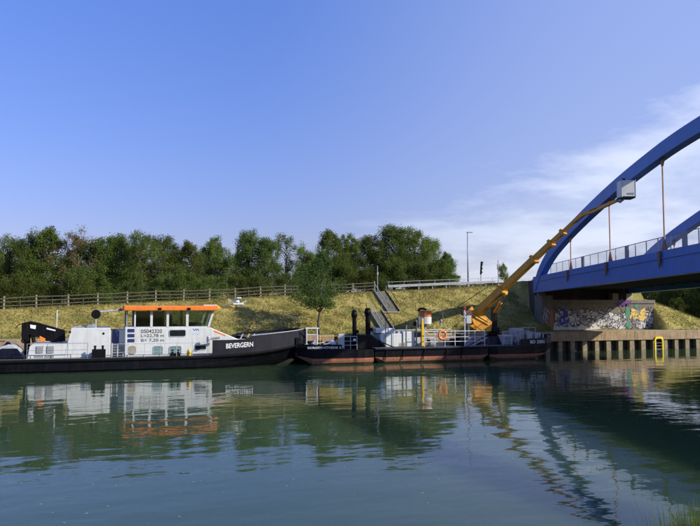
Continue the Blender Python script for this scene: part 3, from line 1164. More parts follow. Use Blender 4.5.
def railing(parent, path, h, mids, material, r=.022, spacing=1.4, name="railing"):
    """pipe railing along a straight or bent path: one part per run, each stanchion its own sub-part"""
    path = [Vector(p) for p in path]
    top = MB().tube([p + Vector((0, 0, h)) for p in path], r, 6)
    for m_ in mids:
        top.tube([p + Vector((0, 0, m_)) for p in path], r * .8, 6)
    rail = top.build(name, material, parent)
    for a, b in zip(path[:-1], path[1:]):
        n = max(1, round((b - a).length / spacing))
        for i in range(n + 1):
            p = a.lerp(b, i / n)
            MB().tube([p, p + Vector((0, 0, h - .01))], r, 6).build("stanchion", material, rail)
    return rail


def rrect(x0, x1, z0, z1, r, k=3):
    out = []
    for cx, cz, a0 in ((x1 - r, z1 - r, 0), (x0 + r, z1 - r, 90), (x0 + r, z0 + r, 180), (x1 - r, z0 + r, 270)):
        for i in range(k + 1):
            a = R(a0 + 90 * i / k)
            out.append((cx + r * math.cos(a), cz + r * math.sin(a)))
    return out


def window(parent, px0, px1, py0, py1, Y, glass, r=.1, fw=.05, frame='lgrey', name="window"):
    a, b = q(px0, py1, Y), q(px1, py0, Y)
    f = MB()
    o = rrect(a.x - fw, b.x + fw, a.z - fw, b.z + fw, r + fw)
    i_ = rrect(a.x, b.x, a.z, b.z, r)
    n = len(o)
    vs = [(x, Y - .035, z) for x, z in o] + [(x, Y - .035, z) for x, z in i_] + [(x, Y - .002, z) for x, z in o] + [(x, Y - .002, z) for x, z in i_]
    fs = []
    for k in range(n):
        j = (k + 1) % n
        fs += [(k, j, n + j, n + k), (k, j, 2 * n + j, 2 * n + k), (n + k, n + j, 3 * n + j, 3 * n + k)]
    f.add(vs, fs)
    w = f.build(name, M[frame], parent)
    MB().prism_y(i_, Y - .012, Y - .004).build("pane", M[glass], w)
    return w


# ------------------------------------------------------------------ boat BEVERGERN
CY = 60.6
bev = thing("work_boat", "black hulled work boat with white cabin, orange wheelhouse roof and crane", "boat", (4, CY, 0))
DK = 0.98
secs = [(-8.6, 3.2, 3.0, -.5, DK), (-7.6, 3.5, 3.4, -.8, DK), (-4, 3.6, 3.55, -.9, DK), (2, 3.6, 3.6, -.9, DK), (7, 3.6, 3.58, -.9, DK + .02),
        (9.5, 3.58, 3.3, -.85, DK + .1), (11.5, 3.5, 2.7, -.7, DK + .22), (13.2, 3.2, 1.9, -.25, DK + .4), (14.6, 2.75, 1.5, .25, DK + .6), (15.7, 2.2, 1.3, .8, DK + .8), (16.35, 1.6, 1.1, 1.35, DK + .95)]
hl = hull(bev, secs, CY, [M['slime'], M['black']], [(0.13, 1), (0.5, 1)])
hl["label"] = "black steel hull with a pale waterline"
# rubbing strake
mb = MB()
pts = [(s, CY - bt - .05, zd - .12) for s, bt, bw, zb, zd in secs]
mb.tube(pts, .09, 6)
mb.tube([(s, CY + bt + .05, zd - .12) for s, bt, bw, zb, zd in secs], .09, 6)
mb.build("rubbing_strake", M['rubber'], bev)
# forecastle bulwark
fs_ = [(8.25, 3.6, DK + .03, 2.25), (9.8, 3.58, DK + .1, 2.25), (10.9, 3.53, DK + .16, 2.27), (11.5, 3.5, DK + .2, 2.55), (13.2, 3.2, DK + .37, 2.68), (14.6, 2.75, DK + .57, 2.80), (15.7, 2.2, DK + .77, 2.90), (16.35, 1.6, DK + .92, 2.98)]
near_pts = [(s, CY - b, z0, z1) for s, b, z0, z1 in fs_]
far_pts = [(s, CY + b, z0, z1) for s, b, z0, z1 in reversed(fs_)]
wall_loop(bev, near_pts + [(16.42, CY - .8, DK + .92, 2.98), (16.42, CY + .8, DK + .92, 2.98)] + far_pts, .07, "bulwark", M['grey_hull'])
MB().box(16.3, 16.75, CY - 1.55, CY - 1.1, .9, 3.0).build("push_knee", M['rubber'], bev, bevel=.04)
MB().box(16.3, 16.75, CY + 1.1, CY + 1.55, .9, 3.0).build("push_knee", M['rubber'], bev, bevel=.04)
mb = MB()
mb.tube([(s, CY - b, z1 + .02) for s, b, z0, z1 in fs_[3:]], .035, 6)
mb.build("bulwark_rail", M['lgrey'], bev)
mb = MB()
mb.loft([[(s, CY - b + .05, z1 - .22), (s, CY + b - .05, z1 - .22)] for s, b, z0, z1 in fs_[3:]], closed=False, caps=False)
mb.build("forecastle_deck", M['deck'], bev)
# name on the bow
na0, na1 = q(226, 348.6, 57.0), q(253, 346.2, 57.05)
text_part("name_lettering", "BEVERGERN", M['text_white'], bev, na0.x, 1.55, na1.x - na0.x, .40, lambda f: 56.945 + .06 * f, rise=.12, bold=.02)
# deck plate
mb = MB()
mb.loft([[(s, CY - bt + .04, zd + .012), (s, CY + bt - .04, zd + .012)] for s, bt, bw, zb, zd in secs], closed=False, caps=False)
mb.build("deck", M['deck'], bev)
YC = 58.25          # near face of the deckhouses
YF = 62.95
# engine casing
x0, x1 = qs(28, YC), qs(90, YC)
zt = qz(60, 343.5, YC)
cas = MB().prism_y([(x0 - .0, DK), (x1, DK), (x1, zt), (x0 + .35, zt), (x0 + .12, zt - .2)], YC, YF).build("engine_casing", M['white'], bev, bevel=.04)
for a, b in ((36, 43.3), (46.5, 54)):
    p0, p1 = q(a, 353, YC), q(b, 346, YC)
    gf = MB().box(p0.x, p1.x, YC - .03, YC - .003, p0.z, p1.z).build("vent_grille", M['grey'], cas)
    for k in range(6):
        z = p0.z + .04 + (p1.z - p0.z - .1) * k / 5
        MB().bar((p0.x + .03, YC - .05, z), (p1.x - .03, YC - .05, z), .04, .05).build("slat", M['lgrey'], gf)
    p0, p1 = q(a - 2, 358, YC), q(b, 354.8, YC)
    MB().box(p0.x, p1.x, YC - .02, YC - .003, p0.z + .03, p1.z - .03).build("vent_slot", M['grey'], cas)
# middle deckhouse
p = [q(63.5, 357.5, YC - .02), q(110.5, 357.5, YC - .02), q(110.5, 328, YC - .02), q(71, 328, YC - .02)]
p[0].z = p[1].z = DK
p[2].z = p[3].z = (p[2].z + p[3].z) / 2
mid = MB().prism_y([(v.x, v.z) for v in p], YC - .02, YF).build("deckhouse", M['white'], bev, bevel=.05)
for a, b in ((70, 332), (103.5, 333.5)):
    c = q(a, b, YC - .02)
    MB().lathe((c.x, YC - .05, c.z), [(.06, 0), (.09, .015), (.09, .03)], 12, 'y').build("porthole", M['blackm'], mid)
# recess with blue door and steps
a, b = q(110.6, 357, YC + .9), q(126, 329, YC + .9)
MB().box(a.x - .05, b.x + .3, YC + .9, YF - .1, DK, b.z - .1).build("recess_wall", M['white'], bev)
d0, d1 = q(111.5, 343, YC + .85), q(119, 329, YC + .85)
dr = MB().box(d0.x, d1.x, YC + .83, YC + .895, DK + .95, d1.z).build("door", M['blue_door'], bev, bevel=.02)
MB().tube([(d1.x - .12, YC + .80, DK + 1.6), (d1.x - .12, YC + .80, DK + 1.85)], .02, 6).build("handle", M['steel'], dr)
l0, l1 = q(112, 357, YC - .1), q(123.5, 343.5, YC - .1)
ld = MB()
for xx in (l0.x, (l0.x + l1.x) / 2, l1.x):
    ld.bar((xx, YC + .05, DK), (xx, YC + .55, l1.z), .06, .1)
ladder = ld.build("companion_ladder", M['lgrey'], bev)
for k in range(5):
    f = (k + .6) / 5
    MB().box(l0.x, l1.x, YC + .02 + .5 * f, YC + .24 + .5 * f, DK + (l1.z - DK) * f - .03, DK + (l1.z - DK) * f).build("step", M['grey'], ladder)
# wheelhouse lower body with sloping front trunk
b0 = q(124.5, 357, YC)
w0 = q(207, 328, YC)
e0 = q(213.5, 327, YC)
t1 = q(241.5, 340.5, YC)
zw = (qz(130, 328, YC) + qz(205, 327.5, YC)) / 2
xa, xb = b0.x, q(207, 328, YC).x
xs_, xe = q(210, 328, YC).x, t1.x
body = MB().prism_y([(xa, DK), (xe + .1, DK), (xe + .1, t1.z - .12), (xe, t1.z), (xs_, zw), (xa, zw)], YC, YF).build("cabin_body", M['white'], bev, bevel=.05)
body["label"] = "white cabin wall with painted registration and sloping front"
# yellow stripe on the sloping front
mb = MB()
for f0, f1 in ((.12, .5),):
    A = Vector((xs_ + (xe - xs_) * f0, 0, zw + (t1.z - zw) * f0))
    B = Vector((xs_ + (xe - xs_) * f1, 0, zw + (t1.z - zw) * f1))
    mb.add([(A.x, YC - .006, A.z - .10), (B.x, YC - .006, B.z - .10), (B.x, YC - .006, B.z - .2), (A.x, YC - .006, A.z - .24)], [(0, 1, 2, 3)])
mb.build("stripe", M['orange'], body)
# registration lettering
for txt, y0, y1, xx0, xx1 in (("05042320", 333.2, 329.2, 141, 162), ("L=22,78 m", 337.7, 333.9, 141, 164), ("B= 7,20 m", 342.3, 338.5, 141, 164)):
    a, b = q(xx0, y0, YC), q(xx1, y1, YC)
    text_part("registration_lettering", txt, M['text_black'], body, a.x, a.z, b.x - a.x, b.z - a.z, YC - .006, bold=.012)
window(body, 169.5, 185.5, 330, 336.3, YC, 'dark_glass', .1)
window(body, 153.5, 162.5, 346.2, 354, YC, 'pale_glass', .1)
window(body, 169.5, 181, 346.2, 354, YC, 'pale_glass', .1)
window(body, 195, 206, 345.5, 349.5, YC, 'dark_glass', .1)
# oval tan hatch
a, b = q(128.3, 354.5, YC), q(136.2, 345.5, YC)
MB().prism_y(rrect(a.x, b.x, a.z, b.z, .24, 5), YC - .05, YC - .003).build("hatch", M['tan'], body, bevel=.01)
# emblem: small stroked mark over a blue bar
a = q(193, 335, YC)
mb = MB()
ribbon(mb, [(a.x, a.z + .52), (a.x + .12, a.z + .34), (a.x + .25, a.z + .54)], .07, YC - .005)
ribbon(mb, [(a.x + .25, a.z + .36), (a.x + .38, a.z + .5), (a.x + .46, a.z + .34)], .07, YC - .006)
mb.build("emblem", M['logo_blue'], body)
mb = MB()
mb.add([(a.x - .05, YC - .005, a.z + .02), (a.x + .5, YC - .005, a.z + .02), (a.x + .5, YC - .005, a.z + .2), (a.x - .05, YC - .005, a.z + .2)], [(0, 1, 2, 3)])
mb.build("emblem_bar", mat('pale_blue_print', (0.45, 0.52, 0.62), .5), body)
# small boxes against the black steps on the aft wall
for k in range(3):
    a, b = q(127.5, 332.3 + 5 * k, YC), q(134.5, 328.8 + 5 * k, YC)
    MB().box(a.x, b.x, YC - .02, YC - .003, a.z, b.z).build("vent_panel", M['blue_door'], body)
# wheelhouse upper: posts, glass, roof
zr = (qz(130, 310.8, YC) + qz(210, 310.8, YC)) / 2
posts = [(135.0, 1.6), (151.5, 2.6), (167.7, 2.6), (187.3, 2.8)]
wh = MB().box(xa + .02, xb, YC + .02, YF - .02, zw - .01, zw + .10).build("wheelhouse_sill", M['white'], bev)
xw0 = qs(133.6, YC, 320)
xw1 = qs(208.5, YC, 328)
xw1t = qs(213.5, YC, 312)
for yy in (YC + .05, YF - .05):
    for (px_, w_) in posts:
        xx = qs(px_, YC, 320)
        MB().bar((xx, yy, zw + .05), (xx, yy, zr + .02), w_ * .075, .1, up=(0, 1, 0)).build("window_post", M['white'], wh, bevel=.01)
    MB().bar((xw1, yy, zw + .05), (xw1t, yy, zr + .02), .17, .1, up=(0, 1, 0)).build("window_post", M['white'], wh, bevel=.01)
    xp = [qs(p_[0], YC, 320) for p_ in posts] + [xw1]
    for i in range(4):
        xr_ = xp[i + 1] - .06
        top_r = xr_ if i < 3 else xw1t - .06
        MB().prism_y([(xp[i] + .06, zw + .1), (xr_, zw + .1), (top_r, zr), (xp[i] + .06, zr)], yy - .01, yy + .01).build("window_pane", M['glass'], wh)
for yy in (YC + 1.6, YC + 3.1):
    MB().bar((xw1, yy, zw + .05), (xw1t, yy, zr + .02), .12, .1, up=(0, 1, 0)).build("window_post", M['white'], wh)
for y0_, y1_ in ((YC + .1, YC + 1.55), (YC + 1.65, YC + 3.05), (YC + 3.15, YF - .1)):
    MB().add([(xw1 - .03, y0_, zw + .1), (xw1 - .03, y1_, zw + .1), (xw1t - .03, y1_, zr), (xw1t - .03, y0_, zr)], [(0, 1, 2, 3)]).build("window_pane", M['glass'], wh)
MB().box(xw0 + .1, xw0 + .16, YC + .1, YC + 2.0, zw + .1, zr).build("aft_bulkhead", M['interior'], wh)
MB().box(xw0 + .1, xw0 + .16, YC + 2.9, YF - .1, zw + .1, zr).build("aft_bulkhead", M['interior'], wh)
MB().box(xw0 + .16, qs(166, YC, 320), YC + 3.6, YC + 3.7, zw + .1, zr - .05).build("partition", M['interior'], wh)
MB().box(qs(191, YC, 320), qs(204, YC, 320), YC + 1.2, YC + 3.4, zw + .1, zw + .35).build("console", M['interior'], wh, bevel=.05)
ch = MB()
cxx = qs(176, YC, 320)
ch.box(cxx - .3, cxx + .3, YC + 2.0, YC + 2.6, zw + .1, zw + .25)
ch.box(cxx - .3, cxx - .12, YC + 2.0, YC + 2.6, zw + .25, zw + 1.05)
ch.build("helm_chair", M['interior'], wh, bevel=.06)
# aft open canopy post and black railing there
xr0, xr1 = qs(124, YC, 308), qs(217.5, YC, 308)
roof = MB().prism_x([(YC - .38, zr + .03), (YC - .38, zr + .36), (YC - .1, zr + .42), (YF + .1, zr + .42), (YF + .38, zr + .36), (YF + .38, zr + .03)], xr0, xr1).build("wheelhouse_roof", M['orange'], bev, bevel=.04)
for px_ in (160, 189):
    c = q(px_, 309, YC - .38)
    MB().box(c.x - .12, c.x + .12, YC - .45, YC - .382, c.z - .08, c.z + .1).build("lamp", M['blackm'], roof)
MB().box(qs(204, YC, 306), xr1 - .25, YC + .2, YC + 1.2, zr + .422, zr + .5).build("roof_hatch", M['white'], roof)
for yy in (YC + .08, YF - .08):
    MB().bar((qs(127, YC, 320), yy, zw), (qs(127, YC, 320), yy, zr + .03), .1, .1).build("canopy_post", M['grey'], roof)
# folded mast with radar lying forward over the bow
m0, m1 = q(218, 308, CY), q(246, 306, CY)
mz = zr + .3
mast = MB().bar((xr1 - .1, CY, mz), (q(235, 308, CY).x, CY, mz - .02), .2, .24, w1=.16, h1=.18).build("folded_mast", M['yellow'], bev)
MB().lathe((xr1 + .12, CY - .25, mz), [(.18, -.15), (.24, -.1), (.24, .1), (.18, .15)], 12, 'y').build("pivot", M['lgrey'], mast)
c0 = q(229, 304.5, CY - .6)
c1 = q(245, 302, CY - .6)
rd = MB().tube([(xr1 + .75, CY - .1, mz + .05), (c0.x + .2, CY - .5, c0.z), (c1.x - .1, CY - .6, c0.z - .05)], .06, 6).build("radar_bracket", M['lgrey'], mast)
MB().box(c0.x + .3, c1.x - .15, CY - .8, CY - .45, c0.z - .02, c0.z + .14).build("radar_tray", M['white'], rd, bevel=.03)
MB().lathe((c0.x + .65, CY - .6, c0.z + .14), [(.22, 0), (.26, .12), (.2, .3), (.08, .36)], 12).build("radar_motor", M['white'], rd, smooth=True)
MB().box(c0.x + .6, c0.x + 1.0, CY - 1.0, CY - .2, c0.z + .5, c0.z + .62).build("radar_scanner", M['white'], rd, bevel=.03)
MB().bar((c0.x - .1, CY - .6, c0.z + .45), (c0.x + .55, CY - .6, c0.z + .0), .1, .1).build("radar_strut", M['lgrey'], rd)
MB().bar((c0.x + .9, CY - .6, c0.z + .05), (c1.x + .15, CY - .6, c0.z + .33), .08, .08).build("radar_strut", M['lgrey'], rd)
# signal disc and folded light mast aft of the wheelhouse
c = q(96, 314.2, YC + .6)
sg = MB().tube([(c.x, c.y, qz(96, 328, YC + .6) - .1), (c.x, c.y, c.z)], .05, 8).build("signal_post", M['lgrey'], bev)
MB().lathe((c.x, c.y - .06, c.z), [(.32, -.03), (.36, -.02), (.36, .02), (.32, .03)], 20, 'y').build("signal_disc", M['blackm'], sg)
c2 = q(125, 309.5, YC + .6)
MB().tube([(c.x + .3, c.y, c.z + .18), (c2.x, c2.y, c2.z)], .06, 8).build("light_mast", M['lgrey'], sg)
MB().lathe((c2.x - .35, c2.y, c2.z - .02), [(.09, -.1), (.11, 0), (.09, .1)], 10, 'x').build("mast_lamp", M['red'], sg)
# flag pole
c = q(57, 310, YC + 2.5)
MB().tube([(c.x, c.y, zt), (c.x, c.y, c.z)], .045, 8).build("flag_pole", M['white'], bev)
# roof clutter on the deckhouse
zd_ = p[2].z
for px_, w_, h_ in ((79, .25, .16), (84, .35, .12), (88, .5, .22), (93, .3, .3)):
    c = q(px_, 327, YC + 1.5)
    MB().box(c.x - w_ / 2, c.x + w_ / 2, YC + 1.2, YC + 1.7, zd_, zd_ + h_).build("deck_locker", M['grey'], bev, bevel=.04)
# folded loader crane on the aft deck
YL = 60.2
col_ = q(24.5, 342, YL)
lc = MB().tube([(col_.x + .2, YL, zt - .9), (col_.x + .2, YL, col_.z + .9)], .22, 12).build("loader_crane", M['blackm'], bev)
lc["label"] = "folded black loader crane on the aft deck"
def plate(name, pix, y0, y1, material, parent, Y=YL):
    return MB().prism_y([(q(a, b, Y).x, q(a, b, Y).z) for a, b in pix], y0, y1).build(name, material, parent, bevel=.03)


plate("main_boom", [(24, 322.5), (31, 321), (40, 323), (65, 330), (65.5, 341), (52, 342), (44, 338), (33, 336), (24, 333)], YL - .35, YL + .1, M['blackm'], lc)
plate("outer_boom", [(26, 333), (47, 334), (62, 337), (62, 342), (46, 341), (40, 337), (27, 337)], YL + .12, YL + .45, M['blackm'], lc)
plate("knuckle", [(22.5, 323), (28, 322), (29.5, 341), (24, 342), (22, 336)], YL - .5, YL - .36, M['blackm'], lc)
plate("label_plate", [(30.5, 324.5), (36.5, 325.3), (35.8, 329), (30.8, 328)], YL - .362, YL - .352, M['text_white'], lc)
plate("label_plate", [(47, 327.5), (56, 329.8), (55.6, 331), (46.8, 329)], YL - .362, YL - .352, M['text_white'], lc)
plate("orange_ram", [(40, 335.5), (46, 338.5), (45, 341.5), (40, 341)], YL - .46, YL - .37, M['orange'], lc)
MB().tube([q(16, 327.5, YL - .3), q(19, 324.5, YL - .3), q(24, 323.5, YL - .3)], .04, 6).build("hose", M['rubber'], lc)
MB().tube([q(33, 337, YL - .4), q(34, 342.5, YL - .4)], .14, 8).build("ram", M['blackm'], lc)
MB().torus(q(24, 340.5, YL - .5), .16, .06, 14, 6).build("hook_ring", M['blackm'], lc)
# stern cover and winch
a = [q(-6, 358.5, YC), q(-4, 351, YC), q(2, 348.5, YC), q(17, 348.5, YC), q(25.5, 358.5, YC)]
MB().prism_y([(v.x, max(v.z, DK)) for v in a], YC - .1, YC + .2).build("stern_cover", M['navy'], bev, bevel=.03)
a = [q(-6, 350, YC + .3), q(1, 346.5, YC + .3), q(8, 344.5, YC + .3), q(14, 345.5, YC + .3), q(20, 351, YC + .3), q(24, 358.5, YC + .3)]
MB().prism_y([(v.x, max(v.z, DK)) for v in a] + [(a[0].x, DK)], YC + .22, YC + 2.6).build("winch_housing", M['lgrey'], bev, bevel=.06)
c = q(8, 343.5, YC + 1.0)
MB().lathe((c.x, c.y, c.z - .2), [(.45, 0), (.3, .1), (.12, .28), (.08, .34)], 12).build("capstan", M['blackm'], bev)
MB().bar(q(-5, 341.3, YC + 1), q(5, 341.3, YC + 1), .06, .06).build("tow_bar", M['blackm'], bev)
# bollards
def bollard(px_, Y, w, h):
    c = q(px_, 357, Y)
    bo = MB().box(c.x - w / 2, c.x + w / 2, Y - .2, Y + .25, DK, DK + h).build("bollard", M['blackm'], bev, bevel=.03)
    for sx in (-.28, .28):
        MB().lathe((c.x + sx * w, Y, DK + h), [(.08, 0), (.08, .2), (.11, .22), (.11, .28)], 10).build("bollard_post", M['blackm'], bo)


bollard(98.7, 57.55, 1.0, .68)
bollard(175.2, 57.55, .8, .25)
c = q(189, 353, 57.6)
MB().lathe((c.x, c.y, DK), [(.16, 0), (.18, .3), (.12, .5), (.05, .55)], 10).build("extinguisher_cover", M['yellow'], bev)
# side railing
ya = 57.25
railing(bev, [(qs(27.5, ya), ya, DK), (qs(88, ya), ya, DK)], qz(60, 343.5, ya) - DK, (.35, .68), M['steel'], .022, 1.25)
railing(bev, [(qs(112, ya), ya, DK), (qs(208, ya), ya, DK)], qz(150, 343.5, ya) - DK, (.42,), M['lgrey'], .02, 1.25)
MB().tube([(qs(208, ya), ya, qz(150, 343.5, ya)), q(213, 337, ya)], .03, 6).build("rail_end", M['lgrey'], bev)
c = q(208.5, 339, 57.6)
MB().lathe((c.x, c.y, c.z - .35), [(.12, 0), (.16, .05), (.16, .5), (.1, .6)], 10).build("fog_horn", M['lgrey'], bev)
MB().tube([c, (c.x + .9, c.y, c.z + .1)], .09, 8).build("searchlight_arm", M['grey'], bev)
# windlass behind the bow bulwark
c = q(247, 336, 59.5)
wd = MB().box(c.x - .8, c.x + .5, 59.2, 60.2, DK + .2, 2.2).build("windlass", M['grey'], bev, bevel=.05)
for dx, col in ((-.55, 'lgrey'), (0.0, 'yellow'), (.45, 'lgrey')):
    MB().tube([(c.x + dx - .15, 59.3, 2.1), (c.x + dx, 59.3, 2.3), (c.x + dx + .1, 59.3, 2.55), (c.x + dx + .2, 59.3, 2.6)], .06, 6).build("brake_lever", M[col], wd)

# ------------------------------------------------------------------ pontoons
def stripes(zl):
    return [(.16, 0), (.34, 1), (.52, 2), (.9, 2)]


HM = [M['boot'], M['redlead'], M['black']]
P1 = thing("push_boat", "small black push boat with two dark stacks and white bow frame", "boat", (19.5, CY, 0))
D1 = 1.22
sA, sB = qs(303.5, 57.0, 350), qs(374.5, 57.0, 350)
hull(P1, [(sA - .35, 2.6, 2.0, .75, 1.5), (sA + .9, 3.3, 3.2, .05, 1.45), (sA + 2.4, 3.6, 3.5, -.6, 1.35), (sB - .9, 3.6, 3.6, -.7, D1), (sB, 3.5, 3.4, -.2, D1)], CY, HM, stripes(0))
wall_loop(P1, [(sA - .3, CY - 2.62, 1.45, 1.75), (sA + .9, CY - 3.32, 1.40, 1.72), (qs(342, 57, 347), CY - 3.6, 1.28, 1.70)], .06, "bulwark", M['black'])
wall_loop(P1, [(sA - .3, CY + 2.62, 1.45, 1.75), (sA + .9, CY + 3.32, 1.40, 1.72), (qs(342, 57, 347), CY + 3.6, 1.28, 1.70)], .06, "bulwark", M['black'])
MB().box(sA - .4, sA - .05, CY - 2.5, CY + 2.5, .75, 2.3).build("push_bumper", M['rubber'], P1, bevel=.05)
a0, a1 = q(309, 349.6, 57), q(341, 349.6, 57)
text_part("name_lettering", "BERGESHÖVEDE 2", M['text_white'], P1, a0.x, 1.36, a1.x - a0.x, .22, lambda f: CY - 3.32 - .28 * min(1, max(0, (a0.x + f * (a1.x - a0.x) - sA - .9) / (qs(342, 57, 347) - sA - .9))) - .045 + .58 * max(0, (sA + .9 - a0.x - f * (a1.x - a0.x)) / 1.2), bold=.015)
# white goal frame on the bow
ya = 58.2
fr = MB().tube([q(306.5, 345, ya), q(306.5, 328.5, ya)], .06, 8).build("goal_frame", M['white'], P1)
MB().tube([q(317, 346, ya), q(317, 328.5, ya)], .07, 8).build("frame_post", M['white'], fr)
MB().tube([q(305.5, 328.3, ya), q(319, 328.3, ya)], .06, 8).build("frame_beam", M['white'], fr)
MB().tube([q(306.5, 334.5, ya), q(317, 334.5, ya)], .04, 8).build("frame_beam", M['white'], fr)
# deck gear
mr_ = random.Random(5)
for i, (px_, w_, h_, m_) in enumerate(((309, .7, .6, 'blackm'), (314, .5, .75, 'grey'), (320, .6, .7, 'blackm'), (327, .5, .6, 'blackm'), (332, .8, .75, 'lgrey'), (337, .5, .7, 'grey'))):
    c = q(px_, 346, 58.8 + .1 * (i % 3))
    g_ = MB().lathe((c.x, c.y, 1.3), [(w_ * .5, 0), (w_ * .55, h_ * .5), (w_ * .4, h_ * .8), (w_ * .15, h_)], 10).build("winch_drum" if i % 2 else "fairlead", M[m_], P1)
    MB().tube([(c.x - w_ * .6, c.y - .2, 1.3 + h_ * .6), (c.x + w_ * .6, c.y - .25, 1.3 + h_ * .75)], .06, 6).build("winch_shaft", M['lgrey'], g_)
a, b = q(338.5, 347, 58.4), q(344.5, 333.5, 58.4)
MB().box(a.x, b.x, 58.4, 58.5, 1.3, b.z).build("screen_panel", M['lgrey'], P1, bevel=.02)
railing(P1, [(qs(344, 57.3, 350), 57.3, D1), (qs(357, 57.3, 350), 57.3, D1)], qz(350, 336.5, 57.3) - D1, (.4, .75), M['lgrey'], .028, .7)
railing(P1, [(qs(320, 58.2, 350), 58.2, 1.35), (qs(338, 58.2, 350), 58.2, 1.35)], qz(330, 336, 58.2) - 1.35, (), M['yellow'], .025, 1.2)
c = q(354, 339.8, 57.3)
MB().lathe((c.x, 57.2, c.z), [(.02, -.1), (.12, -.06), (.12, .04), (.02, .08)], 12, 'y').build("lamp", M['white'], P1)
# black winch house
hs_ = [q(356.5, 351, 58.2), q(379, 351, 58.2), q(379, 341, 58.2), q(372, 334.8, 58.2), q(359, 334.8, 58.2), q(356.5, 339, 58.2)]
MB().prism_y([(v.x, max(v.z, D1)) for v in hs_], 58.2, 61.5).build("winch_house", M['blackm'], P1, bevel=.06)
MB().box(qs(343, 58.9), qs(356, 58.9), 58.9, 61.5, D1, qz(350, 335.5, 58.9)).build("engine_box", M['blackm'], P1, bevel=.05)
for px_, top, w_ in ((354.3, 306.5, .19), (367.8, 304.5, .23)):
    c0, c1 = q(px_ + .3, 336, 59.5), q(px_, top, 59.5)
    st = MB().tube([(c0.x, 59.5, D1 + .6), (c1.x, 59.5, c1.z - 1.0)], w_, 14).build("exhaust_stack", M['blackm'], P1)
    MB().lathe((c1.x, 59.5, c1.z - 1.0), [(w_, 0), (w_ + .06, .08), (w_ + .1, .3), (w_ + .03, .5), (w_ + .06, .55), (w_ * .7, .7)], 14).build("stack_cap", M['blackm'], st)
    MB().tube([(c1.x - .12, 59.5, c1.z - .35), (c1.x - .16, 59.5, c1.z + .05)], .035, 6).build("rain_flap", M['blackm'], st)
    MB().box(c1.x + w_ - .02, c1.x + w_ + .16, 59.3, 59.6, c1.z - 2.4, c1.z - 2.1).build("clamp", M['blackm'], st)
# pontoon with white tanks
P2 = thing("tank_pontoon", "flat work pontoon with white tanks, lifebuoy and pipe railings", "pontoon", (28, CY, 0))
D2 = 1.30
sA, sB = qs(375.5, 57.0, 352), qs(489, 57.0, 352)
hull(P2, [(sA, 3.5, 3.4, .55, D2), (sA + .9, 3.6, 3.6, -.6, D2), (sB - .9, 3.6, 3.6, -.6, D2), (sB, 3.5, 3.4, .55, D2)], CY, HM, stripes(0))
MB().box(sA + .05, sB - .05, CY - 3.45, CY + 3.45, D2 + .002, D2 + .03).build("deck", M['deck'], P2)
mb = MB().tube([(sA, CY - 3.56, D2 - .08), (sA + .9, CY - 3.66, D2 - .08), (sB - .9, CY - 3.66, D2 - .08), (sB, CY - 3.56, D2 - .08)], .09, 6)
mb.build("rubbing_strake", M['navy'], P2)
for px_ in (386, 403, 424, 446, 462):
    x_ = qs(px_, 56.95, 355)
    MB().bar((x_ + .15, 56.9, D2 - .1), (x_ - .15, 56.88, .25), .07, .05, up=(0, 1, 0)).build("fender_bar", M['blackm'], P2)
def tankbox(px0, px1, py0, Y, depth, material='white', chamfer=0.0, base=D2):
    a, b = q(px0, 350, Y), q(px1, py0, Y)
    x0_, x1_, z1_ = a.x, b.x, b.z
    if chamfer:
        poly = [(x0_ + chamfer, base + .03), (x1_, base + .03), (x1_, z1_), (x0_ + .1, z1_), (x0_, z1_ - .15), (x0_, base + .03 + chamfer)]
    else:
        poly = [(x0_, base + .03), (x1_, base + .03), (x1_, z1_), (x0_, z1_)]
    return MB().prism_y(poly, Y, Y + depth).build("tank", M[material], P2, bevel=.05)


t_ = tankbox(380.5, 402, 333.5, 58.4, 3.0, chamfer=.6)
a, b = q(376, 333.2, 58.6), q(395.5, 328.2, 58.6)
MB().box(a.x, b.x, 58.6, 60.6, a.z, b.z).build("tank_lid", M['white'], t_, bevel=.06)
t_ = tankbox(403, 414.5, 331.5, 58.3, 2.6)
MB().box(qs(398.5, 58.5), qs(403, 58.5), 58.6, 60.0, D2 + .9, qz(400, 331, 58.6)).build("tank_connector", M['lgrey'], t_)
for k in range(3):
    c = q(405.5 + 3.4 * k, 339, 58.3)
    MB().lathe((c.x, 58.27, c.z), [(.03, 0), (.03, .03)], 8, 'y').build("bolt", M['grey'], t_)
tankbox(414.8, 420, 337.5, 58.5, 2.0, 'lgrey')
MB().box(qs(414, 58.6), qs(421, 58.6), 58.55, 60, qz(417, 337.2, 58.6) + .02, qz(417, 332, 58.6)).build("control_box", M['blackm'], P2, bevel=.03)
MB().bar(q(382.5, 342.5, 57.9), q(399.5, 349.5, 57.9), .09, .09).build("hose_boom", M['blackm'], P2)
for px_, top, w_ in ((384, 322, .05), (391.5, 320.5, .035), (404.5, 325, .06), (414.5, 320, .07)):
    c = q(px_, top, 58.7)
    MB().tube([(c.x, 58.3, D2 + .03), (c.x, 58.3, c.z)], w_, 8).build("pipe_post", M['grey' if w_ > .04 else 'lgrey'], P2)
c = q(414.8, 323, 58.3)
MB().box(c.x - .14, c.x + .14, 58.2, 58.4, c.z - .25, c.z + .15).build("lamp_box", M['blackm'], P2)
# yellow davit post
c0, c1 = q(422.8, 348, 57.8), q(422.3, 318.5, 57.8)
dv = MB().bar((c0.x, 57.8, D2 + .03), (c1.x, 57.8, c1.z), .28, .22, up=(0, 1, 0), w1=.2, h1=.18).build("davit_post", M['yellow'], P2, bevel=.02)
MB().tube([q(424, 330, 57.75), q(427, 333, 57.75), q(428.5, 335, 57.75)], .05, 6).build("davit_arm", M['yellow'], dv)
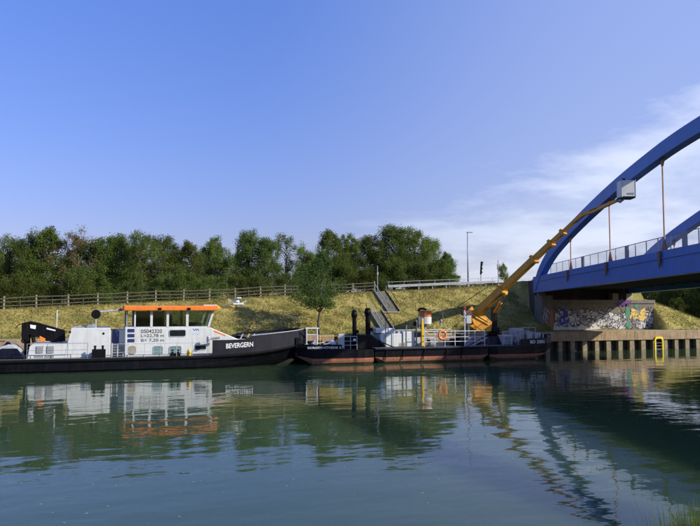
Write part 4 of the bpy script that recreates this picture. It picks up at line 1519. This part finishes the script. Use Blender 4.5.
# orange and white banded drum on a rod frame
a, b = q(422.3, 324.3, 58.6), q(434.2, 310.6, 58.6)
zm = qz(428, 316.8, 58.6)
fr = MB().tube([q(419, 348, 58.9), q(419.5, 309, 58.9), q(443, 309.5, 58.9), q(443, 346, 58.9)], .03, 6).build("rod_frame", M['lgrey'], P2)
rr = (b.x - a.x) / 2
MB().lathe(((a.x + b.x) / 2, 59.3, zm), [(rr, 0), (rr, b.z - zm - .03), (rr * .9, b.z - zm)], 18).build("drum_top", M['drum'], fr, smooth=False)
MB().lathe(((a.x + b.x) / 2, 59.3, a.z), [(rr * .95, 0), (rr * .99, .03), (rr * .99, zm - a.z - .004)], 18).build("drum_base", M['white'], fr)
MB().box((a.x + b.x) / 2 - .12, (a.x + b.x) / 2 + .12, 59.2, 59.4, D2 + .03, a.z + .01).build("drum_stand", M['grey'], fr)
MB().tube([(v.x, v.y, v.z) for v in (q(418, 311, 58.8), q(420, 308.8, 58.8), q(423, 308.5, 58.8), q(426, 309.5, 58.8))], .1, 8).build("hood", M['blackm'], fr)
MB().lathe((q(441, 321, 58.9).x, 58.9, q(441, 323, 58.9).z), [(.14, 0), (.16, .2), (.08, .35)], 10).build("lamp", M['grey'], fr)
# railing, lifebuoy, mast
railing(P2, [(qs(424.5, 57.25, 346), 57.25, D2 + .03), (sB - .3, 57.25, D2 + .03)], qz(450, 331.5, 57.25) - D2, (.45, .85), M['white_rail'], .035, .95)
railing(P2, [(qs(424.5, 57.25, 346), CY + 3.3, D2 + .03), (sB - .3, CY + 3.3, D2 + .03)], 1.3, (.45, .85), M['white_rail'], .035, 1.4)
c = q(442.3, 335, 57.12)
lb = MB().torus((c.x, 57.12, c.z), .36, .11, 24, 8).build("lifebuoy", M['buoy'], P2, smooth=True)
for k in range(4):
    t = R(45 + 90 * k)
    MB().torus((c.x + .36 * math.cos(t), 57.12, c.z + .36 * math.sin(t)), .115, .012, 10, 5, 'z').build("band", M['text_white'], lb)
c = q(464.5, 306.5, 57.6)
ms = MB().tube([(c.x, 57.6, D2 + .03), (c.x, 57.6, c.z - .3)], .055, 8).build("light_mast", M['white_rail'], P2)
MB().lathe((c.x, 57.6, c.z - .3), [(.1, 0), (.12, .1), (.1, .3), (.03, .34)], 10).build("mast_lamp", M['red'], ms)
for dz in (-.75, -1.1):
    MB().lathe((c.x, 57.6, c.z + dz), [(.06, 0), (.11, .03), (.11, .2), (.06, .24)], 10).build("mast_lamp", M['white'], ms)
a, b = q(466.5, 323.5, 58.5), q(471.5, 315.5, 58.5)
MB().tube([((a.x + b.x) / 2, 58.6, D2 + .03), ((a.x + b.x) / 2, 58.6, a.z)], .05, 8).build("pipe_post", M['grey'], P2)
MB().box(a.x, b.x, 58.5, 58.8, a.z, b.z).build("switch_box", M['lgrey'], P2, bevel=.03)
MB().box(a.x - .3, b.x + .1, 58.6, 59.0, b.z, b.z + .45).build("switch_box", mat('maroon_paint', (.08, .03, .03), .6), P2, bevel=.03)
MB().bar(q(466, 345, 57.5), q(487, 334, 57.5), .1, .1).build("gangway_rail", M['grey'], P2)
MB().bar(q(466, 348.5, 57.5), q(487, 337.5, 57.5), .3, .05).build("gangway_plank", M['grey'], P2)
MB().box(qs(459, 58), qs(464, 58), 57.9, 58.7, D2 + .03, qz(461, 334, 57.9)).build("deck_locker", M['navy'], P2, bevel=.04)

for i, (px_, Y_, w_, h_, m_) in enumerate(((428, 59.4, .5, .55, 'blackm'), (433, 60.2, .7, .5, 'grey'), (449, 59.6, .6, .45, 'navy'), (454, 58.6, .35, .6, 'blackm'), (473, 59.8, .8, .6, 'grey'), (479, 59.2, .5, .5, 'blackm'))):
    x_ = qs(px_, Y_, 345)
    cr = MB().box(x_ - w_ / 2, x_ + w_ / 2, Y_, Y_ + .6, D2 + .03, D2 + .03 + h_).build("deck_crate", M[m_], P2, bevel=.04)
    MB().box(x_ - w_ / 2 - .02, x_ + w_ / 2 + .02, Y_ - .02, Y_ + .62, D2 + .03 + h_, D2 + .08 + h_).build("lid", M['lgrey' if i % 2 else 'grey'], cr)
rp = [(qs(427, 57.8, 347) + .42 * math.cos(t * .7), 57.9 + .3 * math.sin(t * .7), D2 + .06 + .012 * t) for t in range(36)]
MB().tube(rp, .028, 6).build("rope_coil", M['rope'], P2)
rp = [(qs(402, 57.6, 347) + .3 * math.cos(t * .7), 57.6 + .22 * math.sin(t * .7), D2 + .06 + .012 * t) for t in range(30)]
MB().tube(rp, .028, 6).build("rope_coil", M['rope'], P2)

# crane pontoon
P3 = thing("crane_pontoon", "dark pontoon numbered BD 3301 carrying the orange boom lift", "pontoon", (37, CY, 0))
sA, sB = qs(490, 57.0, 352), qs(546, 57.0, 352)
D3 = 1.28
hull(P3, [(sA, 3.5, 3.4, .4, D3), (sA + .8, 3.6, 3.6, -.6, D3), (sB - 3.4, 3.6, 3.6, -.6, D3), (sB - 1.2, 3.6, 3.4, -.2, D3 + .12), (sB + .3, 3.3, 2.8, .45, D3 + .2), (sB + 1.0, 3.0, 2.4, 1.0, D3 + .28)], CY, HM, stripes(0))
MB().box(sA + .05, sB - 1.2, CY - 3.45, CY + 3.45, D3 + .002, D3 + .03).build("deck", M['deck'], P3)
wall_loop(P3, [(qs(521, 57, 345), CY - 3.6, D3, D3 + .62), (sB - 1.2, CY - 3.6, D3 + .08, D3 + .66), (sB + .3, CY - 3.3, D3 + .16, D3 + .72), (sB + 1.0, CY - 3.0, D3 + .2, D3 + .76), (sB + 1.0, CY + 3.0, D3 + .2, D3 + .76), (sB - 1.2, CY + 3.6, D3 + .08, D3 + .66)], .07, "bulwark", M['navy'])
a0, a1 = q(530.5, 344.5, 56.9), q(544.5, 344.5, 56.9)
text_part("name_lettering", "BD 3301", M['text_white'], P3, a0.x, D3 + .2, a1.x - a0.x, .3, 56.93, bold=.02)
railing(P3, [(qs(503, 57.3, 346), 57.3, D3), (qs(520, 57.3, 346), 57.3, D3)], 1.35, (.45, .9), M['lgrey'], .04, .8)
railing(P3, [(qs(521, 57.35, 346), 57.35, D3 + .6), (sB - .9, 57.4, D3 + .65)], 1.05, (.5,), M['lgrey'], .035, .7)
for px0, px1, py0, Y, m_ in ((504, 513, 335, 58.5, 'lgrey'), (516, 524, 328.5, 58.6, 'lgrey'), (526, 533, 331, 59, 'grey'), (537, 541, 333, 59, 'lgrey'), (546, 551, 334, 59, 'navy'), (510, 516, 336, 60, 'grey')):
    a, b = q(px0, 346, Y), q(px1, py0, Y)
    bx_ = MB().box(a.x, b.x, Y, Y + 1.3, D3 + .03, b.z).build("deck_cabinet", M[m_], P3, bevel=.06)
    MB().box(a.x + .12, b.x - .12, Y - .02, Y - .002, D3 + .3, b.z - .15).build("cabinet_door", M['grey' if m_ != 'grey' else 'lgrey'], bx_, bevel=.01)
c = q(523, 343, 57.6)
MB().box(c.x - .35, c.x + .35, 57.4, 58.2, D3 + .03, c.z + .3).build("bollard", M['blackm'], P3, bevel=.05)
for px_ in (518, 528, 536, 543):
    c = q(px_, 334, 57.8)
    MB().tube([(c.x, 57.8, D3), (c.x, 57.8, c.z)], .07, 8).build("pipe_post", M['lgrey'], P3)

# ------------------------------------------------------------------ boom lift
YB = 60.4
base = q(494, 346, YB)
BX = base.x
lift = thing("boom_lift", "orange telescopic boom lift reaching up to the bridge arch", "boom lift", (BX, YB, D3 + .03))
a = [q(482, 348, YB), q(507, 348, YB), q(503, 335.5, YB), q(486, 335.5, YB)]
MB().loft([[(a[0].x, YB - 1.5, D3 + .03), (a[1].x, YB - 1.5, D3 + .03), (a[1].x, YB + 1.5, D3 + .03), (a[0].x, YB + 1.5, D3 + .03)],
           [(a[3].x, YB - .9, a[2].z), (a[2].x, YB - .9, a[2].z), (a[2].x, YB + .9, a[2].z), (a[3].x, YB + .9, a[2].z)]]).build("pedestal", M['navy'], lift, bevel=.08)
MB().lathe((BX, YB, a[2].z), [(.75, 0), (.78, .12), (.78, .3), (.6, .34)], 20).build("turntable", M['blackm'], lift)
elbow = q(475, 315, YB - .2)
hip = q(489, 330, YB)
mast_t = q(494, 306.5, YB)
for sy in (-.28, .28):
    MB().bar((BX + .05, YB + sy, a[2].z + .3), (mast_t.x, YB + sy, mast_t.z), .3, .14, up=(0, 1, 0)).build("mast_plate", M['blackm'], lift, bevel=.02)
# basket end and the line of the boom
TIP = Vector((0, 0, 0))
Zb = 56.0
def cam_pt(px_, py_, Z):
    d = _F + _R * ((px_ - 350.0) / 700.0) + _U * ((263.0 - py_) / 700.0)
    return Vector((0, 0, CAM_H)) + d * Z


tip = cam_pt(617, 200.5, Zb)
jib0 = cam_pt(577, 219, 60.3)
bs0 = Vector(elbow)
dirb = (jib0 - bs0).normalized()
Lb = (jib0 - bs0).length
side = dirb.cross(Vector((0, 0, 1))).normalized()
upb = side.cross(dirb)
cuts = [0.0, .30, .62, .78, .885, 1.0]
wid = [.72, .6, .5, .4, .32]
hgt = [.76, .60, .48, .38, .30]
for i in range(5):
    f0 = cuts[i] - (0.04 if i else 0.0)
    f1 = cuts[i + 1] + .0
    bsct = MB().bar(bs0 + dirb * (Lb * f0) , bs0 + dirb * (Lb * f1), wid[i], hgt[i], up=upb, h1=hgt[i] * (1.0 if i else .92)).build("boom_section", M['boom'], lift, bevel=.03)
    if i < 4:
        cpos = bs0 + dirb * (Lb * f1)
        MB().bar(cpos - dirb * .28, cpos, wid[i] + .16, hgt[i] + .2, up=upb).build("boom_collar", M['boom'], bsct, bevel=.03)
# tail plate behind the pivot
tl = [q(471.5, 313, YB - .7), q(478, 306, YB - .7), q(483, 314, YB - .7), q(492, 322, YB - .7), q(491, 331, YB - .7), q(484, 332, YB - .7), q(474, 325, YB - .7), q(471.5, 319, YB - .7)]
MB().prism_y([(v.x, v.z) for v in tl], YB - .75, YB - .6).build("lower_arm", M['boom'], lift, bevel=.03)
MB().prism_y([(v.x, v.z) for v in tl], YB + .45, YB + .6).build("lower_arm", M['boom'], lift, bevel=.03)
for (p0, p1) in (((474, 312.5), (489, 322)), ((474, 316), (489, 324.5))):
    MB().tube([q(*p0, YB - .85), q(*p1, YB - .85)], .05, 8).build("guide_rail", M['yellow'], lift)
MB().box(BX - .45, BX + .4, YB - .5, YB + .4, a[2].z + .34, q(490, 327, YB).z).build("slew_housing", M['blackm'], lift, bevel=.08)
# lifting ram
r0, r1 = q(495, 312, YB - .4), bs0 + dirb * (Lb * .29) - upb * .62
ram = MB().tube([r0, r0.lerp(r1, .55)], .16, 10).build("lift_ram", M['boom'], lift)
MB().tube([r0.lerp(r1, .5), r1], .085, 10).build("ram_rod", M['steel'], ram)
MB().tube([r1 - upb * .1, r1 + upb * .35], .2, 10).build("ram_eye", M['yellow'], ram)
# hose guy running down to the pontoon side
MB().tube([q(488, 286.5, YB - .5), q(473, 296.5, YB - .6), q(457, 307, YB - .8), q(466, 309.5, YB - .8), q(473, 311, YB - .7)], .035, 6).build("hose_line", M['rubber'], lift)
# articulated jib and basket
j1 = cam_pt(583, 214.5, 59.4)
j2 = cam_pt(592, 211.5, 58.6)
jb = MB().bar(jib0 - dirb * .3, j1 + (j1 - jib0) * .1, .3, .34).build("jib", M['boom'], lift, bevel=.03)
MB().bar(j1, j2, .26, .3).build("jib_link", M['boom'], jb, bevel=.03)
MB().bar(j2 - (tip - j2).normalized() * .2, tip, .26, .36, h1=.24, w1=.2).build("jib_arm", M['boom'], jb, bevel=.03)
MB().tube([j1 + Vector((0, -.2, .1)), tip + Vector((0, -.15, .12))], .04, 6).build("jib_hose", M['rubber'], jb)
b0 = cam_pt(626.3, 199.0, Zb)
rx, fx = _R * .53, Vector((_F.x, _F.y, 0)).normalized() * .5
bk = Vector(b0)
def brick_box(c, hx, hy, z0, z1):
    m_ = MB()
    m_.loft([[c - hx - hy + Vector((0, 0, z0)), c + hx - hy + Vector((0, 0, z0)), c + hx + hy + Vector((0, 0, z0)), c - hx + hy + Vector((0, 0, z0))],
             [c - hx - hy + Vector((0, 0, z1)), c + hx - hy + Vector((0, 0, z1)), c + hx + hy + Vector((0, 0, z1)), c - hx + hy + Vector((0, 0, z1))]])
    return m_


bks = brick_box(bk, rx, fx, 0.0, .12).build("basket_floor", M['blackm'], lift, bevel=.02)
for c_, hx, hy in ((bk - fx, rx, fx * .04), (bk + fx, rx, fx * .04), (bk - rx, rx * .03, fx), (bk + rx, rx * .03, fx)):
    brick_box(c_, hx, hy, .13, 1.42).build("basket_panel", M['white'], bks, bevel=.01)
for sx in (-1, 1):
    for sy in (-1, 1):
        pc = bk + rx * sx * 1.03 + fx * sy * 1.03
        MB().tube([pc + Vector((0, 0, .05)), pc + Vector((0, 0, 1.5))], .03, 6).build("basket_post", M['lgrey'], bks)
MB().tube([tip, tip + _R * .25 + Vector((0, 0, -.1)), bk + Vector((0, 0, .02)) - rx * .4], .12, 8).build("basket_mount", M['steel'], bks)
brick_box(bk - fx * 1.07 + rx * .3, rx * .5, fx * .02, .3, .42).build("warning_plate", M['grey'], bks)
brick_box(bk - rx * .55 - fx * .5, rx * .18, fx * .2, 1.2, 1.6).build("control_panel", M['blackm'], bks)

# ------------------------------------------------------------------ fence, guard rail, stairs
def fence_run():
    f = thing("wooden_fence", "weathered wooden post and rail fence along the embankment top", "fence", (2, crest_y(2) + .4, crest_z(2)))
    n0, n1 = -7, 14
    P = []
    for k in range(n0, n1 + 1):
        s = -9.05 + 2.82 * k + rnd.uniform(-.05, .05)
        y = crest_y(s) + .45
        z = terr(s, y)
        P.append((s, y, z))
    for i, (s, y, z) in enumerate(P):
        h = 1.25 + rnd.uniform(-.05, .06)
        tl_ = rnd.gauss(0, .02)
        MB().bar((s, y, z - .2), (s + tl_, y, z + h), .14, .13, up=(0, 1, 0)).build("post", M['post'], f, bevel=.02)
        if i + 1 < len(P):
            s2, y2, z2 = P[i + 1]
            for hh in (.36, .74, 1.1):
                MB().bar((s + .01, y - .1, z + hh + rnd.uniform(-.03, .03)), (s2 - .01, y2 - .1, z2 + hh + rnd.uniform(-.03, .03)), .04, .085).build("rail", M['wood'], f)
            sm, ym = (s + s2) / 2, (y + y2) / 2
            MB().bar((sm, ym - .16, terr(sm, ym) - .2), (sm, ym - .16, terr(sm, ym) + .85), .06, .06).build("batten", M['wood'], f)
    return f


fence_run()
# steel guard rail beside the road
g0, g1 = 32.4, 49.6
gr_ = thing("guard_rail", "pale steel crash barrier along the road near the stairs", "guard rail", (g0, crest_y(g0) + .8, crest_z(g0)))
def gp(s, h, dy=.8):
    y = crest_y(s) + dy
    return Vector((s, y, crest_z(s) + h))


s = g0 + .3
while s < g1:
    MB().bar(gp(s, -.1, 1.0), gp(s, .72, 1.0), .1, .12).build("post", M['steel'], gr_)
    s += 2.0
rings = []
prof = [(0, .42), (-.06, .47), (-.06, .53), (0, .57), (0, .6), (-.06, .64), (-.06, .71), (0, .75), (.02, .75), (.02, .42)]
s = g0
while s <= g1 + .01:
    rings.append([gp(s, h + .02, .86 + dy) for dy, h in prof])
    s += 1.57
MB().loft(rings).build("beam", mat('zinc_beam', (0.34, 0.35, 0.36), .55, .1, var=.2, dirt=GRIME, dirt_amt=.5), gr_)
# pipe railing behind it
pr_ = thing("pipe_railing", "grey steel pipe railing on the roadside above the crash barrier", "railing", (g0, crest_y(g0) + 1.6, crest_z(g0)))
for h in (.75, 1.15):
    MB().tube([gp(g0 + .3, h, 1.7), gp(g1 + .3, h, 1.7)], .03, 6).build("rail", M['steel'], pr_)
s = g0 + .4
while s < g1:
    MB().tube([gp(s, -.1, 1.7), gp(s, 1.15, 1.7)], .03, 6).build("post", M['steel'], pr_)
    s += 2.2
# stairs in the slope
st_ = thing("embankment_stairs", "narrow concrete stairs with handrails climbing the grass embankment", "stairs", (28.5, TOE, TOW))
def flight(s0, s1, ya, za, n, run, rise):
    for k in range(n):
        MB().box(s0, s1, ya + run * k, ya + run * (k + 1) + .06, za + rise * k - .1, za + rise * (k + 1)).build("step", M['step'], st_, bevel=.01)
    for xx in (s0 - .1, s1 + .02):
        MB().bar((xx + .04, ya - .1, za + .05), (xx + .04, ya + run * n + .1, za + rise * n + .12), .07 if xx < s0 else .12, .24).build("stringer", M['grey' if xx < s0 else 'blackm'], st_)
        hr_ = MB().tube([(xx + .04, ya, za + 1.0), (xx + .04, ya + run * n, za + rise * n + 1.0)], .035, 6).build("handrail", M['lgrey' if xx < s0 else 'blackm'], st_)
        for k in range(3):
            f = (.05, .5, .95)[k]
            MB().tube([(xx + .04, ya + run * n * f, za + rise * n * f), (xx + .04, ya + run * n * f, za + rise * n * f + 1.0)], .03, 6).build("rail_post", M['grey'], hr_)


flight(28.0, 29.2, TOE - .35, TOW, 13, .3, .175)
flight(30.2, 31.5, TOE + 3.9, TOW + 13 * .175 + .02, 13, .3, .175)
MB().box(27.95, 31.55, TOE + 3.56, TOE + 3.9, TOW + 13 * .175 - .12, TOW + 13 * .175 + .018).build("landing", M['concrete'], st_, bevel=.02)

# ------------------------------------------------------------------ street furniture on the embankment
def on_plateau(px_, Y):
    s = qs(px_, Y, 280)
    return s, crest_z(s)


Yl = 84.0
s, zb_ = on_plateau(468, Yl)
top = qz(468, 232.5, Yl)
lamp = thing("street_lamp", "tall slim street lamp beside the road at the end of the trees", "street lamp", (s, Yl, zb_))
MB().tube([(s, Yl, zb_ - .2), (s, Yl, top)], .10, 10, r1=.06).build("pole", M['steel'], lamp, smooth=True)
MB().bar((s - .1, Yl, top + .02), (s + .75, Yl, top + .04), .22, .14, w1=.3, h1=.12).build("lamp_head", M['grey'], lamp, bevel=.03)
MB().box(s - .14, s + .14, Yl - .14, Yl + .14, zb_ - .1, zb_ + .5).build("base", M['steel'], lamp)
s, zb_ = on_plateau(481, 83)
tz = qz(481, 261.5, 83)
ts = thing("traffic_signal", "black backed traffic signal on a thin pole by the road", "traffic signal", (s, 83, zb_))
MB().tube([(s - .05, 83, zb_ - .2), (s, 83, tz - 1.6)], .05, 8).build("pole", M['steel'], ts)
MB().bar((s - .02, 83, tz - 1.75), (s + .12, 83, tz), .18, .24, up=(0, 1, 0)).build("signal_head", M['blackm'], ts, bevel=.04)
for k in range(3):
    MB().tube([(s + .02 * k, 82.84, tz - 1.45 + .5 * k), (s + .02 * k, 82.62, tz - 1.47 + .5 * k)], .075, 10).build("visor", M['blackm'], ts)
MB().bar((s + .14, 83, tz - .3), (s + .3, 83, tz - .05), .1, .2).build("bracket", M['blackm'], ts)
s, zb_ = on_plateau(498.3, 83)
tz = qz(498, 264, 83)
sp = thing("sign_post", "small grey sign box on a pole beside the roadside bush", "sign", (s, 83, zb_))
MB().tube([(s, 83, zb_ - .2), (s, 83, tz + .55)], .045, 8).build("pole", M['steel'], sp)
MB().box(s - .22, s + .22, 82.88, 82.95, tz - .75, tz).build("sign_plate", M['grey'], sp, bevel=.01)
s, zb_ = on_plateau(377.5, 79.2)
tz = qz(377.5, 266, 79.2)
sp = thing("sign_pole", "slim grey sign pole with small plate at the stair head", "sign", (s, 79.2, zb_))
MB().tube([(s, 79.2, zb_ - .2), (s, 79.2, tz)], .06, 8).build("pole", M['steel'], sp)
MB().box(s - .1, s + .1, 79.1, 79.13, tz - 1.1, tz - .75).build("sign_plate", M['grey'], sp)

# ------------------------------------------------------------------ vegetation
def make_tree_mesh(seed, h, rad, trunk_h, n_leaf, leaf, clusters, dens=.42, top_taper=.6):
    """unit: metres. returns (trunk mesh builder data, crown data)"""
    r = random.Random(seed)
    tb = MB()
    pts = [(0, 0, -.3)]
    x = y = 0
    for k in range(1, 6):
        x += r.gauss(0, .1)
        y += r.gauss(0, .1)
        pts.append((x, y, h * .82 * k / 5))
    tb.tube(pts, .03 * h * .7, 8, r1=.02)
    cl_ = []
    lp0, lp1 = r.uniform(0, 6.28), r.uniform(0, 6.28)
    for k in range(clusters):
        f = (k + .5) / clusters
        z = trunk_h + (h - trunk_h) * (f ** (.85 if trunk_h < 3 else 1.5))
        u = (z - trunk_h) / (h - trunk_h)
        prof_ = (math.sin(math.pi * min(1, .12 + .80 * u)) ** .55) * (1 - .35 * max(0, u - .55) / .45)
        if trunk_h > 3:
            prof_ = (1 - u) ** .75 * (.55 + .45 * min(1, u * 6))
        a = r.uniform(0, 6.283)
        lob = 1 + .28 * math.sin(2 * a + lp0 + 2.2 * u) + .18 * math.sin(3 * a + lp1 - 3.1 * u)
        rr = rad * prof_ * lob * math.sqrt(r.uniform(.12, 1.1))
        c = Vector((x * u + rr * math.cos(a), y * u + rr * math.sin(a), z + r.gauss(0, .25)))
        if u > .6:
            c.z += abs(r.gauss(0, .35))
        cl_.append((c, r.uniform(.6, 1.3) if u < .7 else r.uniform(.45, .95)))
        if k % 2 == 0:
            zz = max(trunk_h * .7, c.z - rr * .7 - .4)
            i = min(4, int(zz / (h * .82) * 5))
            f2 = zz / (h * .82) * 5 - i
            o = Vector(pts[i]).lerp(Vector(pts[min(5, i + 1)]), max(0, min(1, f2)))
            md = o.lerp(c, .5) + Vector((0, 0, .12 * rr))
            tb.tube([o, md, c], .012 * h * .55, 5, r1=.012)
    vs = np.empty((n_leaf * 4, 3), dtype=np.float32)
    zst = np.array([(1.25, 1.25, .8) if c.z < h * .62 else (1.0, 1.0, 1.2) for c, _ in cl_])
    rs_ = np.random.RandomState(seed)
    ci = rs_.randint(0, len(cl_), n_leaf)
    cc = np.array([tuple(c) for c, _ in cl_])[ci]
    cs = np.array([w for _, w in cl_])[ci]
    off = np.clip(rs_.normal(0, 1, (n_leaf, 3)), -1.9, 1.9) * (dens * cs)[:, None] * zst[ci]
    ctr = cc + off
    # leaf frames, tending to face outwards and up
    nrm = rs_.normal(0, 1, (n_leaf, 3)) + np.array([0, 0, .6])
    nrm /= np.linalg.norm(nrm, axis=1)[:, None]
    t1_ = np.cross(nrm, rs_.normal(0, 1, (n_leaf, 3)))
    t1_ /= np.linalg.norm(t1_, axis=1)[:, None]
    t2_ = np.cross(nrm, t1_)
    sz = leaf * rs_.uniform(.6, 1.25, n_leaf)[:, None]
    vs[0::4] = ctr - t1_ * sz * .5
    vs[1::4] = ctr + t2_ * sz * .34
    vs[2::4] = ctr + t1_ * sz * .5
    vs[3::4] = ctr - t2_ * sz * .34
    me = bpy.data.meshes.new("crown")
    me.vertices.add(n_leaf * 4)
    me.vertices.foreach_set("co", vs.ravel())
    me.loops.add(n_leaf * 4)
    me.loops.foreach_set("vertex_index", np.arange(n_leaf * 4, dtype=np.int32))
    me.polygons.add(n_leaf)
    me.polygons.foreach_set("loop_start", np.arange(0, n_leaf * 4, 4, dtype=np.int32))
    me.polygons.foreach_set("loop_total", np.full(n_leaf, 4, dtype=np.int32))
    me.update()
    tm = bpy.data.meshes.new("trunk")
    tm.from_pydata(tb.v, [], tb.f)
    tm.polygons.foreach_set("use_smooth", [True] * len(tb.f))
    tm.materials.append(M['bark'])
    return tm, me


def mesh_with(me, material):
    key = (me.name, material.name)
    if key not in _mesh_cache:
        c = me.copy()
        c.materials.clear()
        c.materials.append(material)
        _mesh_cache[key] = c
    return _mesh_cache[key]


_mesh_cache = {}


def plant(name, label, cat, meshes, material, loc, sc, rot, group=None):
    t = thing(name, label, cat, loc, group)
    t.rotation_euler = (0, 0, rot)
    t.scale = sc
    for nm, me in (("trunk", meshes[0]), ("crown", mesh_with(meshes[1], material))):
        o = bpy.data.objects.new(nm, me)
        COL.objects.link(o)
        o.parent = t
    return t


# unit trees are 9 m high
VAR = [make_tree_mesh(100 + i, 9.0, rr_, th_, 24000, .17, nc_, dens=dd_) for i, (rr_, th_, nc_, dd_) in enumerate(((3.3, .8, 110, .40), (2.7, 1.0, 80, .44), (3.6, .7, 130, .38), (3.0, .6, 95, .46), (2.5, .9, 75, .40), (3.2, 1.2, 120, .34)))]
THIN = [make_tree_mesh(200 + i, 9.0, 2.7, 1.6, 9500, .16, 60, dens=.38) for i in range(3)]
BUSH = [make_tree_mesh(300 + i, 4.0, 2.4, .15, 9000, .18, 50, dens=.40) for i in range(3)]
YOUNG = make_tree_mesh(401, 8.0, 3.0, 3.3, 12500, .165, 62, dens=.31)

tr = random.Random(9)
ROW = [(-38, 246, 'd', 0), (-16, 244, 'm', 0), (10, 243, 'm', 0), (28, 238, 'd', 1), (48, 235, 'm', 0), (76, 237, 'dry', 1), (96, 244, 'd', 0), (114, 240, 'm', 0), (141, 239, 'm', 0),
       (163, 243, 'd', 0), (190, 246, 'm', 0), (215, 243, 'm', 0), (248, 236, 'd', 0), (268, 243, 'd', 0), (286, 239, 'm', 1), (304, 249, 'm', 1), (327, 235, 'd', 0), (350, 240, 'm', 0),
       (371, 240, 'd', 0), (394, 230, 'd', 0), (414, 234, 'm', 0), (431, 243, 'm', 0), (448, 255, 'l', 0)]
LAB = {'d': ("dense_tree", "dense dark green tree in the row behind the fence", "dark trees behind the fence"),
       'm': ("leafy_tree", "mid green leafy tree in the row behind the fence", "mid green trees behind the fence")}
ORD = ["first", "second", "third", "fourth", "fifth", "sixth", "seventh", "eighth", "ninth", "tenth", "eleventh", "twelfth"]
ib = [r_[0] for r_ in ROW].index(76)
iff = [r_[0] for r_ in ROW].index(286)
for i, (px_, ty, kind, thin) in enumerate(ROW):
    Y = 91.0 + tr.uniform(-1.5, 2.5)
    s, zb_ = on_plateau(px_, Y)
    zb_ = terr(s, Y)
    h = qz(px_, ty, Y) - zb_
    k = h / 9.0
    w = k * tr.uniform(1.0, 1.3)
    if kind == 'l':
        w = k * 1.05
    v = THIN[i % 3] if thin else VAR[i % 6]
    if kind == 'dry':
        plant("browning_tree", "thin tree with browning pinkish leaves among the green trees", "tree", THIN[0], M['leaf_dry'], (s, Y, zb_), (w, w, k), tr.uniform(0, 6))
    elif kind == 'l':
        plant("small_tree", "light green rounded tree ending the row near the street lamp", "tree", v, M['leaf_light'], (s, Y, zb_), (w, w, k), tr.uniform(0, 6))
    elif thin:
        lab = {28: "sparse dark tree between fuller trees left of the browning tree", 286: "tall feathery tree with sky showing through its crown", 304: "short thin tree in the dip of the tree row"}[px_]
        plant("thin_tree", lab, "tree", v, M['leaf_dark' if kind == 'd' else 'leaf_mid'], (s, Y, zb_), (w, w, k), tr.uniform(0, 6))
    else:
        nm, lb_, gp_ = LAB[kind]
        tone = "dense dark green" if kind == 'd' else "mid green leafy"
        if i < ib:
            lb_ = f"{tone} tree, {ORD[ib - i - 1]} from the browning tree going away from the bridge"
        elif i < iff:
            lb_ = f"{tone} tree, {ORD[i - ib - 1]} from the browning tree going towards the bridge"
        else:
            lb_ = f"{tone} tree, {ORD[i - iff - 1]} beyond the feathery tree towards the street lamp"
        plant(nm, lb_, "tree", v, M['leaf_dark' if kind == 'd' else 'leaf_mid'], (s, Y, zb_), (w, w, k), tr.uniform(0, 6), gp_)
# second row fills the gaps
for i, px_ in enumerate(range(-30, 450, 34)):
    if 262 < px_ < 300:
        continue
    Y = 99 + tr.uniform(-2, 2)
    s, zb_ = on_plateau(px_, Y)
    zb_ = terr(s, Y)
    h = qz(px_, 254 + tr.uniform(-4, 6), Y) - zb_
    k = h / 9.0
    plant("background_tree", "darker tree standing in the second row behind the fence trees", "tree", VAR[(i + 2) % 6], M['leaf_dark'], (s, Y, zb_), (k * 1.15, k * 1.15, k), tr.uniform(0, 6), "second row of trees behind the fence")
# shrubs under the trees
for i, px_ in enumerate(range(-25, 445, 26)):
    Y = (81.0 if px_ < 330 else 87.6) + tr.uniform(-.6, .8)
    s, zb_ = on_plateau(px_ + tr.uniform(-5, 5), Y)
    zb_ = terr(s, Y)
    k = tr.uniform(.55, .8) if px_ < 330 else tr.uniform(.7, 1.05)
    plant("shrub", "dark shrub filling the space under the trees behind the fence", "shrub", BUSH[i % 3], M['leaf_dark'], (s, Y, zb_), (k * 1.1, k * 1.1, k), tr.uniform(0, 6), "shrubs under the tree row")
# bush by the sign
s, zb_ = on_plateau(504, 82.5)
plant("roadside_bush", "small scrubby bush beside the road near the bridge end", "shrub", BUSH[1], M['leaf_mid'], (s, 82.3, terr(s, 82.3)), (.34, .34, .52), 1.0)
# young tree on the towpath
Y = 68.3
s = qs(319, Y, 335)
h = qz(319, 259, Y) - TOW
k = h / 8.0
plant("young_tree", "young round crowned tree standing alone on the towpath", "tree", YOUNG, M['leaf_young'], (s, Y, TOW), (k * 1.0, k * 1.0, k), .6)
# trees beyond the bridge on the right
for i, (px_, Y, h, k) in enumerate(((652, 104, 8.6, 1.2), (672, 99, 8.0, 1.2), (694, 96, 7.6, 1.2), (716, 95, 7.4, 1.2), (740, 95, 7.2, 1.2), (684, 110, 9.0, 1.3), (664, 92, 5.2, .9), (704, 108, 9, 1.3), (640, 118, 10, 1.3), (622, 122, 10.5, 1.3), (662, 122, 10.5, 1.3), (690, 90, 4.2, 1.3), (676, 87, 4.0, 1.3), (712, 86, 10.5, 1.1), (735, 85, 11, 1.1), (760, 85, 11.5, 1.1), (790, 84, 11.5, 1.1), (825, 84, 11.5, 1.1), (700, 102, 12, 1.2), (722, 103, 12.5, 1.2), (682, 108, 11.5, 1.2), (870, 84, 12, 1.1))):
    s = qs(px_, Y, 300)
    zb_ = terr(s, Y)
    plant("shaded_tree", "dark tree seen under the bridge beyond the grass bank", "tree", VAR[i % 6], M['leaf_dark'], (s, Y, zb_), (h / 9 * k, h / 9 * k, h / 9), tr.uniform(0, 6), "dark trees beyond the bridge")
